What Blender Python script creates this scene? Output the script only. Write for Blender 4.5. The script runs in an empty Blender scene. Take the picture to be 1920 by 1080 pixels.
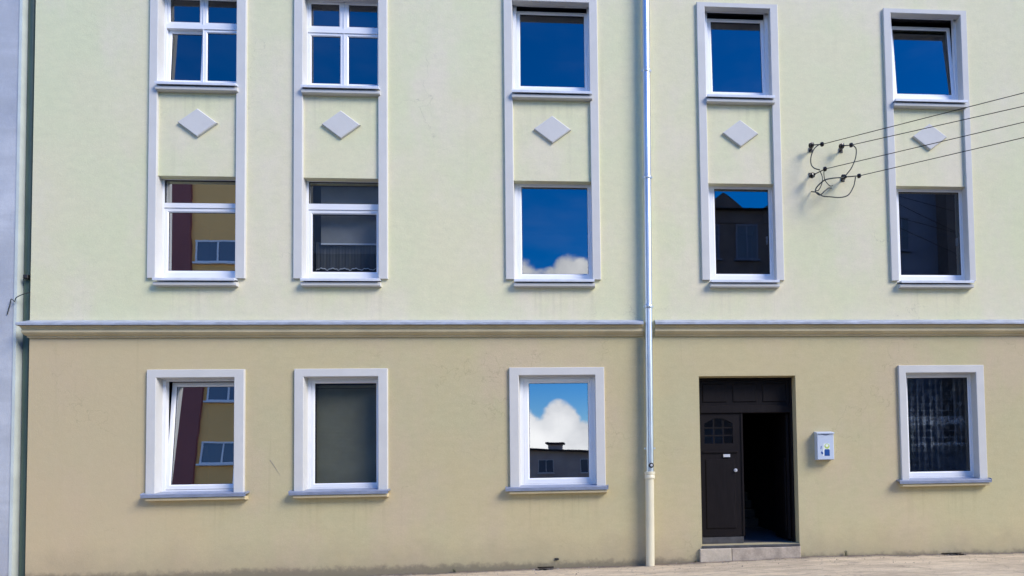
import bpy, bmesh, math, random
from mathutils import Vector, Matrix

random.seed(7)
SC = bpy.context.scene
COL = SC.collection
R = math.radians

# ------------------------------------------------------------------ camera
# Wall plane of the window surrounds is y = 0, street side is -y, ground z = 0.
cam_d = bpy.data.cameras.new('street_camera')
cam = bpy.data.objects.new('street_camera', cam_d)
COL.objects.link(cam)
_rt = Vector((0.9975343309089768, -0.06804376601391801, -0.017184427969037398))
_up = Vector((0.014567588531282476, -0.038769369750263384, 0.9991419925784075))
_fw = Vector((0.06865161339956334, 0.9969287747255621, 0.03768254372818208))
m = Matrix.Identity(4)
for i in range(3):
    m[i][0], m[i][1], m[i][2] = _rt[i], _up[i], -_fw[i]
m[0][3], m[1][3], m[2][3] = 0.0, -9.723, 1.35
cam.matrix_world = m
cam_d.sensor_fit = 'HORIZONTAL'
cam_d.sensor_width = 36.0
cam_d.lens = 22.7885
cam_d.shift_x = -0.13005
cam_d.shift_y = 0.15842
cam_d.clip_start = 0.1
cam_d.clip_end = 2000.0
SC.camera = cam

# ------------------------------------------------------------------ light and sky
SUN_EL, SUN_AZ = 36.0, 126.0          # azimuth from +y towards +x
SUN_STRENGTH, SUN_ANGLE = 1.45, 26.0
SKY_STRENGTH, EXPOSURE = 0.11, 1.60
world = bpy.data.worlds.new('World')
SC.world = world
world.use_nodes = True


class NT:
    """tiny helper round a node tree"""
    def __init__(s, tree):
        s.t = tree

    def new(s, kind, **kw):
        n = s.t.nodes.new(kind)
        for k, v in kw.items():
            setattr(n, k, v)
        return n

    def put(s, sock, v):
        if isinstance(v, bpy.types.NodeSocket):
            s.t.links.new(v, sock)
        elif v is not None:
            if hasattr(sock.default_value, '__len__') and not isinstance(v, (int, float)):
                v = tuple(v)
                if len(sock.default_value) == 4 and len(v) == 3:
                    v = v + (1.0,)
            sock.default_value = v

    def math(s, op, a, b=None, c=None, clamp=False):
        n = s.new('ShaderNodeMath', operation=op, use_clamp=clamp)
        for i, v in enumerate((a, b, c)):
            if v is not None:
                s.put(n.inputs[i], v)
        return n.outputs[0]

    def noise(s, vec, scale, detail=4.0, rough=0.55, dist=0.0):
        n = s.new('ShaderNodeTexNoise')
        s.put(n.inputs['Vector'], vec)
        n.inputs['Scale'].default_value = scale
        n.inputs['Detail'].default_value = detail
        n.inputs['Roughness'].default_value = rough
        n.inputs['Distortion'].default_value = dist
        return n.outputs['Fac']

    def ramp(s, v, a, b, lo=0.0, hi=1.0, smooth=True):
        n = s.new('ShaderNodeMapRange', interpolation_type='SMOOTHSTEP' if smooth else 'LINEAR')
        s.put(n.inputs[0], v)
        for i, x in enumerate((a, b, lo, hi)):
            n.inputs[i + 1].default_value = x
        return n.outputs[0]

    def mix(s, fac, a, b, kind='MIX'):
        n = s.new('ShaderNodeMix', data_type='RGBA', blend_type=kind)
        s.put(n.inputs[0], fac)
        s.put(n.inputs[6], a)
        s.put(n.inputs[7], b)
        return n.outputs[2]

    def mapping(s, vec, scale=(1, 1, 1), loc=(0, 0, 0), rot=(0, 0, 0)):
        n = s.new('ShaderNodeMapping')
        s.put(n.inputs['Vector'], vec)
        n.inputs['Scale'].default_value = scale
        n.inputs['Location'].default_value = loc
        n.inputs['Rotation'].default_value = rot
        return n.outputs[0]


def build_world():
    t = NT(world.node_tree)
    t.t.nodes.clear()
    out = t.new('ShaderNodeOutputWorld')
    sky = t.new('ShaderNodeTexSky', sky_type='NISHITA', sun_disc=False)
    sky.sun_elevation = R(SUN_EL)
    sky.sun_rotation = R(SUN_AZ)
    sky.dust_density = 0.0
    sky.ozone_density = 6.0
    hs = t.new('ShaderNodeHueSaturation')
    hs.inputs['Hue'].default_value = 0.512
    hs.inputs['Saturation'].default_value = 1.42
    t.put(hs.inputs['Color'], sky.outputs[0])
    bg = t.new('ShaderNodeBackground')
    t.put(bg.inputs[0], hs.outputs[0])
    bg.inputs[1].default_value = SKY_STRENGTH
    # broken cumulus low over the roofs, all the way round
    tc = t.new('ShaderNodeTexCoord')
    sep = t.new('ShaderNodeSeparateXYZ')
    t.put(sep.inputs[0], tc.outputs['Generated'])
    el = t.math('MULTIPLY', t.math('ARCSINE', sep.outputs[2]), 57.2958)
    az = t.math('MULTIPLY', t.math('ARCTAN2', sep.outputs[0], t.math('MULTIPLY', sep.outputs[1], -1.0)), 57.2958)
    comb = t.new('ShaderNodeCombineXYZ')
    t.put(comb.inputs[0], az)
    t.put(comb.inputs[1], t.math('MULTIPLY', el, 1.25))
    n1 = t.noise(comb.outputs[0], 0.22, 8.0, 0.58)
    n2 = t.noise(comb.outputs[0], 0.10, 6.0, 0.6)
    clouds = [(-7.0, 2.6, 4.2, 3.5), (-3.6, 4.3, 2.1, 2.5), (-1.7, 2.5, 2.5, 2.4), (-7.4, 15.0, 3.2, 3.7), (-1.8, 15.2, 3.0, 3.9), (-4, 14.5, 9.5, 3.4),
              (62, 10, 13, 5), (98, 16, 17, 6), (140, 9, 15, 5), (-176, 13, 17, 6), (-130, 10, 14, 5),
              (-88, 15, 15, 6), (-62, 8, 11, 4)]
    dens = None
    for (a, e, w, h) in clouds:
        d = t.math('ADD', t.math('POWER', t.math('ABSOLUTE', t.math('DIVIDE', t.math('SUBTRACT', az, a), w)), 2.0),
                   t.math('POWER', t.math('ABSOLUTE', t.math('DIVIDE', t.math('SUBTRACT', el, e), h)), 2.0))
        g = t.math('SUBTRACT', 1.0, d)
        dens = g if dens is None else t.math('MAXIMUM', dens, g)
    dens = t.math('ADD', dens, t.math('MULTIPLY', t.math('SUBTRACT', n1, 0.5), 1.9))
    veil = t.math('MULTIPLY', t.ramp(t.noise(t.mapping(comb.outputs[0], (0.6, 1.5, 1)), 0.045, 7.0, 0.62), 0.46, 0.80), 0.09)
    mask = t.math('MAXIMUM', t.ramp(dens, -0.05, 0.30), veil)
    shade = t.ramp(t.math('ADD', n2, t.math('MULTIPLY', dens, 0.12)), 0.30, 0.75, 0.62, 1.0)
    cc = t.mix(shade, (0.70, 0.75, 0.88), (1.0, 0.97, 0.95))
    bg2 = t.new('ShaderNodeBackground')
    t.put(bg2.inputs[0], cc)
    t.put(bg2.inputs[1], t.math('MULTIPLY', shade, 1.3))
    mx = t.new('ShaderNodeMixShader')
    t.put(mx.inputs[0], mask)
    t.put(mx.inputs[1], bg.outputs[0])
    t.put(mx.inputs[2], bg2.outputs[0])
    t.put(out.inputs[0], mx.outputs[0])


build_world()
sun_d = bpy.data.lights.new('sun', 'SUN')
sun_d.energy = SUN_STRENGTH
sun_d.angle = R(SUN_ANGLE)
sun_d.color = (1.0, 0.92, 0.80)
sun = bpy.data.objects.new('sun', sun_d)
COL.objects.link(sun)
_sd = Vector((math.sin(R(SUN_AZ)) * math.cos(R(SUN_EL)), math.cos(R(SUN_AZ)) * math.cos(R(SUN_EL)), math.sin(R(SUN_EL))))
sun.rotation_euler = _sd.to_track_quat('Z', 'Y').to_euler()
sun.location = _sd * 40
SC.view_settings.view_transform = 'Standard'
SC.view_settings.look = 'None'
SC.view_settings.gamma = 1.0
SC.view_settings.use_curve_mapping = False
SC.view_settings.exposure = EXPOSURE
SC.render.engine = 'CYCLES'
SC.cycles.transparent_max_bounces = 16
SC.cycles.max_bounces = 8

# ------------------------------------------------------------------ materials
MAT = {}


def mat(name, col, rough=0.6, metal=0.0, var=0.0, vscale=2.0, col2=None, bump=0.0, bscale=60.0, spec=0.5, fine=0.0, fscale=120.0,
        stretch=(1, 1, 1)):
    mt = bpy.data.materials.new(name)
    mt.use_nodes = True
    t = NT(mt.node_tree)
    b = mt.node_tree.nodes['Principled BSDF']
    b.inputs['Roughness'].default_value = rough
    b.inputs['Metallic'].default_value = metal
    b.inputs['Specular IOR Level'].default_value = spec
    tc = t.new('ShaderNodeTexCoord')
    vec = t.mapping(tc.outputs['Object'], stretch)
    c = tuple(col) + (1.0,)
    src = None
    if var > 0:
        n = t.ramp(t.noise(vec, vscale, 6.0, 0.6), 0.3, 0.7)
        c2 = tuple(col2) if col2 else tuple(x * (1 - var) for x in col)
        src = t.mix(t.math('MULTIPLY', n, 1.0 if col2 else 1.0), c, c2)
    if fine > 0:
        n = t.noise(tc.outputs['Object'], fscale, 3.0, 0.7)
        k = t.ramp(n, 0.25, 0.75, 1 - fine, 1 + fine, False)
        vm = t.new('ShaderNodeVectorMath', operation='SCALE')
        t.put(vm.inputs[0], src if src else c[:3])
        t.put(vm.inputs[3], k)
        src = vm.outputs[0]
    if src:
        t.put(b.inputs['Base Color'], src)
    else:
        b.inputs['Base Color'].default_value = c
    if bump > 0:
        bn = t.new('ShaderNodeBump')
        bn.inputs['Strength'].default_value = 1.0
        bn.inputs['Distance'].default_value = bump
        t.put(bn.inputs['Height'], t.noise(tc.outputs['Object'], bscale, 5.0, 0.65))
        t.put(b.inputs['Normal'], bn.outputs[0])
    MAT[name] = mt
    return mt


def stucco(name, col, tint_a, tint_b, dirt=None, streak=False, side=None, sills=()):
    """fine rendered plaster: three scales of tint, trowel bump, optional grime splashed up from the pavement"""
    mt = bpy.data.materials.new(name)
    mt.use_nodes = True
    t = NT(mt.node_tree)
    b = mt.node_tree.nodes['Principled BSDF']
    b.inputs['Roughness'].default_value = 0.92
    b.inputs['Specular IOR Level'].default_value = 0.15
    tc = t.new('ShaderNodeTexCoord')
    v = tc.outputs['Object']
    c = t.mix(t.ramp(t.noise(v, 0.55, 5.0, 0.6), 0.35, 0.65), col, tint_a)
    c = t.mix(t.ramp(t.noise(t.mapping(v, (1, 1, 0.6), (7, 3, 1)), 0.9, 6.0, 0.62), 0.42, 0.72), c, tint_b)
    k = t.ramp(t.noise(v, 95.0, 3.0, 0.7), 0.25, 0.75, 0.90, 1.10, False)
    k2 = t.ramp(t.noise(t.mapping(v, (1.0, 1.0, 2.2), (2, 8, 4)), 6.0, 5.0, 0.65), 0.25, 0.8, 0.955, 1.045, False)
    vm = t.new('ShaderNodeVectorMath', operation='SCALE')
    t.put(vm.inputs[0], c)
    t.put(vm.inputs[3], t.math('MULTIPLY', k, k2))
    c = vm.outputs[0]
    if streak:      # lift lines of the old render
        hz = t.noise(t.mapping(v, (0.5, 0.5, 2.6), (3, 3, 3)), 1.0, 5.0, 0.6)
        c = t.mix(t.ramp(hz, 0.42, 0.62, 0.0, 0.6), c, tuple(x * 0.80 for x in col))
    if side:        # warmer tint towards the left end of the wall
        sx = t.new('ShaderNodeSeparateXYZ')
        t.put(sx.inputs[0], v)
        e = t.math('ADD', sx.outputs[0], t.math('MULTIPLY', t.math('SUBTRACT', t.noise(v, 0.7, 4.0, 0.6), 0.5), 4.0))
        c = t.mix(t.ramp(e, -8.5, -3.5, 0.65, 0.0), c, side)
    # thin rain streaks
    st = t.noise(t.mapping(v, (9.0, 9.0, 0.35), (1, 5, 2)), 1.0, 5.0, 0.6)
    c = t.mix(t.ramp(st, 0.60, 0.80, 0.0, 0.16), c, tuple(x * 0.62 for x in col))
    if sills:       # run-off marks hanging below the ledges
        sz = t.new('ShaderNodeSeparateXYZ')
        t.put(sz.inputs[0], v)
        dr = t.noise(t.mapping(v, (16.0, 16.0, 0.55), (6, 2, 8)), 1.0, 4.0, 0.55)
        under = None
        for xa, xb in ((-6.45, -5.15), (-4.42, -3.12), (-1.33, 0.06), (1.64, 2.82), (4.62, 5.98)):
            e_ = t.math('MULTIPLY', t.ramp(sz.outputs[0], xa - 0.05, xa + 0.12), t.ramp(sz.outputs[0], xb - 0.12, xb + 0.05, 1.0, 0.0))
            under = e_ if under is None else t.math('MAXIMUM', under, e_)
        for zz in sills:
            d = t.math('SUBTRACT', zz, sz.outputs[2])
            w_ = t.math('MULTIPLY', t.ramp(d, 0.0, 0.02), t.ramp(d, 0.05, 0.75, 1.0, 0.0))
            c = t.mix(t.math('MULTIPLY', w_, t.math('MULTIPLY', under, t.ramp(dr, 0.48, 0.72, 0.0, 0.20))), c, tuple(x * 0.60 for x in col))
    # a few hairline cracks
    cv = t.new('ShaderNodeTexVoronoi', feature='DISTANCE_TO_EDGE')
    cw = t.new('ShaderNodeTexNoise')
    cw.inputs['Scale'].default_value = 3.0
    cw.inputs['Detail'].default_value = 6.0
    t.put(cw.inputs['Vector'], v)
    ca = t.new('ShaderNodeVectorMath', operation='ADD')
    t.put(ca.inputs[0], v)
    t.put(ca.inputs[1], cw.outputs['Color'])
    t.put(cv.inputs['Vector'], ca.outputs[0])
    cv.inputs['Scale'].default_value = 0.42
    ck = t.math('MULTIPLY', t.ramp(cv.outputs['Distance'], 0.0, 0.0035, 0.35, 0.0), t.ramp(t.noise(t.mapping(v, (1, 1, 1), (9, 1, 3)), 0.5, 2.0, 0.5), 0.52, 0.60))
    c = t.mix(ck, c, tuple(x * 0.5 for x in col))
    if dirt:
        sep = t.new('ShaderNodeSeparateXYZ')
        t.put(sep.inputs[0], v)
        h = t.math('ADD', sep.outputs[2], t.math('MULTIPLY', t.math('SUBTRACT', t.noise(t.mapping(v, (1, 1, 1), (4, 4, 4)), 2.2, 7.0, 0.7), 0.5), 0.9))
        c = t.mix(t.ramp(h, -0.1, 0.62, 0.55, 0.0), c, dirt)
        h2 = t.math('ADD', sep.outputs[2], t.math('MULTIPLY', t.math('SUBTRACT', t.noise(v, 9.0, 6.0, 0.7), 0.5), 0.22))
        c = t.mix(t.ramp(h2, 0.02, 0.12, 0.55, 0.0), c, (0.10, 0.09, 0.075))
    t.put(b.inputs['Base Color'], c)
    bn = t.new('ShaderNodeBump')
    bn.inputs['Distance'].default_value = 0.0035
    hgt = t.math('ADD', t.math('MULTIPLY', t.noise(v, 110.0, 4.0, 0.7), 0.55), t.math('MULTIPLY', t.noise(v, 14.0, 4.0, 0.6), 0.6))
    t.put(bn.inputs['Height'], hgt)
    t.put(b.inputs['Normal'], bn.outputs[0])
    MAT[name] = mt


stucco('cream_stucco', (0.725, 0.68, 0.45), (0.69, 0.685, 0.435), (0.75, 0.68, 0.505), sills=(4.19, 7.08))
stucco('tan_stucco', (0.55, 0.467, 0.268), (0.525, 0.472, 0.275), (0.565, 0.462, 0.30), (0.36, 0.30, 0.20), side=(0.57, 0.445, 0.27), sills=(1.09,))
stucco('blue_stucco', (0.50, 0.525, 0.56), (0.36, 0.39, 0.45), (0.58, 0.60, 0.63), (0.46, 0.46, 0.48), streak=True)
mat('white_plaster', (0.625, 0.615, 0.58), 0.85, var=0.06, vscale=3.0, bump=0.0015, bscale=90, spec=0.2, fine=0.05)
mat('cream_plaster', (0.66, 0.62, 0.50), 0.85, var=0.12, vscale=3.0, bump=0.0015, bscale=90, spec=0.2, fine=0.06)
mat('tan_plaster', (0.68, 0.57, 0.35), 0.85, var=0.15, vscale=2.5, bump=0.0015, bscale=90, spec=0.2, fine=0.07)
mat('white_pvc', (0.80, 0.81, 0.83), 0.32, spec=0.5, var=0.03, vscale=5)
mat('gasket', (0.02, 0.02, 0.022), 0.6)
mat('white_flashing', (0.70, 0.73, 0.79), 0.4, var=0.12, vscale=6, spec=0.5)
mat('grey_flashing', (0.27, 0.31, 0.41), 0.38, var=0.25, vscale=7, spec=0.5, stretch=(1, 3, 3))
mat('cornice_flashing', (0.46, 0.50, 0.57), 0.45, metal=0.1, var=0.35, vscale=5, stretch=(1, 4, 4))
mat('zinc', (0.62, 0.66, 0.69), 0.36, metal=0.85, var=0.2, vscale=4, stretch=(1, 1, 0.3))
mat('cream_pipe', (0.74, 0.68, 0.49), 0.4, var=0.08, vscale=3)
mat('green_pipe', (0.085, 0.135, 0.10), 0.5, var=0.3, vscale=5, stretch=(1, 1, 0.2))
mat('pale_green', (0.60, 0.66, 0.62), 0.8, var=0.15, vscale=3)
mat('dark_iron', (0.022, 0.022, 0.024), 0.5, var=0.3, vscale=30)
mat('cable', (0.035, 0.042, 0.036), 0.55)
mat('wire', (0.014, 0.016, 0.014), 0.9, spec=0.1)
mat('porcelain', (0.018, 0.014, 0.013), 0.18)
mat('door_wood', (0.010, 0.0075, 0.0085), 0.55, spec=0.16, var=0.35, vscale=10, bump=0.001, bscale=40, stretch=(4, 4, 0.4))
mat('pale_metal', (0.70, 0.70, 0.72), 0.35, metal=0.4)
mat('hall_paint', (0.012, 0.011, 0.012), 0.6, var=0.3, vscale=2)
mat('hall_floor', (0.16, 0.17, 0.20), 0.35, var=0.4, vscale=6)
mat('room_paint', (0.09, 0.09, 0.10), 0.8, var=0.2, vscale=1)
mat('step_stone', (0.50, 0.42, 0.33), 0.85, var=0.35, vscale=7, bump=0.003, bscale=45, fine=0.15, fscale=60)
mat('step_stone_pale', (0.58, 0.50, 0.385), 0.85, var=0.2, vscale=7, bump=0.003, bscale=45, fine=0.12, fscale=60)
mat('shadow_dark_sill', (0.075, 0.075, 0.08), 0.7, var=0.4, vscale=8)  # dark grey with the threshold shadow line put into the colour
mat('letterbox_paint', (0.54, 0.61, 0.71), 0.35, var=0.06, vscale=8)
mat('sticker_white', (0.80, 0.84, 0.80), 0.4)
mat('sticker_green', (0.50, 0.62, 0.16), 0.4)
mat('sticker_blue', (0.01, 0.07, 0.28), 0.4)
mat('blind_slat', (0.245, 0.24, 0.165), 0.5, var=0.15, vscale=4)
mat('grey_blind', (0.26, 0.26, 0.25), 0.8, var=0.2, vscale=3)
mat('dark_blind', (0.075, 0.08, 0.085), 0.8, var=0.12, vscale=5, stretch=(5, 1, 0.5))
mat('hem_white', (0.6, 0.62, 0.66), 0.8)
mat('leaf', (0.045, 0.085, 0.035), 0.6, var=0.4, vscale=20)
mat('debris', (0.30, 0.26, 0.22), 0.9, var=0.6, vscale=9)
mat('vent_dark', (0.015, 0.013, 0.012), 0.9)
mat('rim_concrete', (0.36, 0.32, 0.28), 0.9, var=0.4, vscale=14, bump=0.004, bscale=50)
mat('asphalt', (0.055, 0.055, 0.058), 0.9, var=0.3, vscale=3, bump=0.003, bscale=90)
mat('earth', (0.16, 0.14, 0.10), 0.95, var=0.4, vscale=0.4)
mat('kerb_stone', (0.34, 0.33, 0.31), 0.85, var=0.2, vscale=4)
mat('roof_tile', (0.07, 0.05, 0.045), 0.8, var=0.3, vscale=3)
mat('orange_render', (0.95, 0.52, 0.17), 0.9, var=0.08, vscale=0.6)
mat('maroon_render', (0.30, 0.10, 0.09), 0.9, var=0.1, vscale=0.6)
mat('grey_render', (0.40, 0.42, 0.45), 0.9, var=0.12, vscale=0.7)
mat('dark_grey_render', (0.12, 0.13, 0.15), 0.9, var=0.2, vscale=0.7)
mat('brown_render', (0.70, 0.60, 0.53), 0.9, var=0.2, vscale=0.7)
mat('dark_brick', (0.19, 0.155, 0.145), 0.9, var=0.3, vscale=1.5)
mat('slate_blue_render', (0.22, 0.25, 0.34), 0.9, var=0.2, vscale=0.5)
mat('far_frame', (0.75, 0.76, 0.78), 0.5)
mat('far_pane', (0.14, 0.17, 0.21), 0.2, spec=0.35)


def pavement_material():
    mt = bpy.data.materials.new('pavement')
    mt.use_nodes = True
    t = NT(mt.node_tree)
    b = mt.node_tree.nodes['Principled BSDF']
    b.inputs['Roughness'].default_value = 0.95
    b.inputs['Specular IOR Level'].default_value = 0.15
    tc = t.new('ShaderNodeTexCoord')
    v = tc.outputs['Object']
    c = t.mix(t.ramp(t.noise(t.mapping(v, (0.6, 2.2, 1)), 1.6, 7.0, 0.65), 0.35, 0.68), (0.74, 0.60, 0.40), (0.53, 0.425, 0.285))
    c = t.mix(t.ramp(t.noise(t.mapping(v, (0.8, 3.0, 1), (3, 1, 0)), 5.0, 7.0, 0.7), 0.50, 0.68, 0.0, 0.75), c, (0.34, 0.275, 0.20))
    c = t.mix(t.ramp(t.noise(v, 38.0, 5.0, 0.7), 0.60, 0.72, 0.0, 0.75), c, (0.15, 0.125, 0.105))
    c = t.mix(t.ramp(t.noise(v, 70.0, 4.0, 0.7), 0.62, 0.75, 0.0, 0.7), c, (0.72, 0.64, 0.55))
    vo = t.new('ShaderNodeTexVoronoi', feature='DISTANCE_TO_EDGE')
    wv = t.new('ShaderNodeVectorMath', operation='ADD')
    t.put(wv.inputs[0], v)
    nz = t.new('ShaderNodeTexNoise')
    nz.inputs['Scale'].default_value = 2.5
    t.put(nz.inputs['Vector'], v)
    t.put(wv.inputs[1], nz.outputs['Color'])
    t.put(vo.inputs['Vector'], wv.outputs[0])
    vo.inputs['Scale'].default_value = 0.8
    c = t.mix(t.ramp(vo.outputs['Distance'], 0.0, 0.012, 0.3, 0.0), c, (0.13, 0.11, 0.09))
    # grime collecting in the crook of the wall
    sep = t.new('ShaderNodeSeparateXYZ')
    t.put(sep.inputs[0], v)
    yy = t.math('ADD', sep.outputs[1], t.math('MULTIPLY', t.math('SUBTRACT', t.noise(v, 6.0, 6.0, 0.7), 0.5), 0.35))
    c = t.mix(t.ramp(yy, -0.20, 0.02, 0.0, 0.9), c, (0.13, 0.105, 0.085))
    t.put(b.inputs['Base Color'], c)
    bn = t.new('ShaderNodeBump')
    bn.inputs['Distance'].default_value = 0.012
    t.put(bn.inputs['Height'], t.math('ADD', t.noise(v, 30.0, 6.0, 0.7), t.math('MULTIPLY', t.noise(v, 7.0, 5.0, 0.6), 0.8)))
    t.put(b.inputs['Normal'], bn.outputs[0])
    MAT['pavement'] = mt


pavement_material()


def glass_material(name, refl, tint, rough=0.0):
    """double glazing seen by day: a strong mirror image over a dim view of the room"""
    mt = bpy.data.materials.new(name)
    mt.use_nodes = True
    t = NT(mt.node_tree)
    t.t.nodes.clear()
    out = t.new('ShaderNodeOutputMaterial')
    gl = t.new('ShaderNodeBsdfGlossy')
    gl.inputs['Roughness'].default_value = rough
    gl.inputs['Color'].default_value = (0.92, 0.96, 1.0, 1)
    # a faint float-glass waviness
    tc = t.new('ShaderNodeTexCoord')
    bn = t.new('ShaderNodeBump')
    bn.inputs['Strength'].default_value = 1.0
    bn.inputs['Distance'].default_value = 0.00035
    t.put(bn.inputs['Height'], t.noise(tc.outputs['Object'], 2.2, 1.0, 0.4))
    t.put(gl.inputs['Normal'], bn.outputs[0])
    tr = t.new('ShaderNodeBsdfTransparent')
    tr.inputs['Color'].default_value = tuple(tint) + (1,)
    lw = t.new('ShaderNodeFresnel')
    lw.inputs['IOR'].default_value = 1.5
    fac = t.math('ADD', t.math('MULTIPLY', lw.outputs[0], 1.0), refl - 0.04, clamp=True)
    gm = t.new('ShaderNodeNewGeometry')
    fac = t.math('MULTIPLY', fac, t.math('SUBTRACT', 1.0, gm.outputs['Backfacing']))   # the pane mirrors once, on its outer face
    mx = t.new('ShaderNodeMixShader')
    t.put(mx.inputs[0], fac)
    t.put(mx.inputs[1], tr.outputs[0])
    t.put(mx.inputs[2], gl.outputs[0])
    t.put(out.inputs[0], mx.outputs[0])
    MAT[name] = mt


glass_material('glass', 0.19, (0.62, 0.66, 0.70))
glass_material('mirror_glass', 0.48, (0.52, 0.56, 0.60))
glass_material('bright_glass', 0.255, (0.52, 0.56, 0.60))
glass_material('old_glass', 0.17, (0.50, 0.55, 0.62))
glass_material('clear_glass', 0.10, (0.86, 0.88, 0.89))


def lace_material():
    mt = bpy.data.materials.new('lace')
    mt.use_nodes = True
    t = NT(mt.node_tree)
    b = mt.node_tree.nodes['Principled BSDF']
    out = mt.node_tree.nodes['Material Output']
    b.inputs['Base Color'].default_value = (0.72, 0.78, 0.85, 1)
    b.inputs['Roughness'].default_value = 0.9
    tc = t.new('ShaderNodeTexCoord')
    v = tc.outputs['Object']
    sep = t.new('ShaderNodeSeparateXYZ')
    t.put(sep.inputs[0], v)
    z = sep.outputs[2]
    flow = t.noise(t.mapping(v, (1, 0, 1)), 11.0, 3.0, 0.6)
    motif = t.ramp(flow, 0.50, 0.60)
    vs = t.ramp(t.math('SINE', t.math('MULTIPLY', sep.outputs[0], 62.0)), 0.35, 0.9, 0.0, 0.34)
    hs = t.ramp(t.math('SINE', t.math('MULTIPLY', z, 58.0)), 0.8, 1.0, 0.0, 0.30)
    band = t.ramp(t.math('ABSOLUTE', t.math('SUBTRACT', z, 2.14)), 0.02, 0.10, 0.75, 0.0)
    band2 = t.ramp(t.math('ABSOLUTE', t.math('SUBTRACT', z, 1.76)), 0.01, 0.05, 0.5, 0.0)
    low = t.ramp(z, 1.60, 1.75, 0.35, 1.0)
    a = t.math('ADD', t.math('MULTIPLY', motif, 0.34), t.math('ADD', vs, hs))
    a = t.math('ADD', t.math('MULTIPLY', a, low), t.math('MULTIPLY', t.math('ADD', band, band2), t.ramp(flow, 0.36, 0.56, 0.15, 1.0)))
    a = t.math('MULTIPLY', a, 0.33, clamp=True)
    tr = t.new('ShaderNodeBsdfTransparent')
    mx = t.new('ShaderNodeMixShader')
    t.put(mx.inputs[0], a)
    t.put(mx.inputs[1], tr.outputs[0])
    t.put(mx.inputs[2], b.outputs[0])
    t.put(out.inputs[0], mx.outputs[0])
    MAT['lace'] = mt


lace_material()


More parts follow.
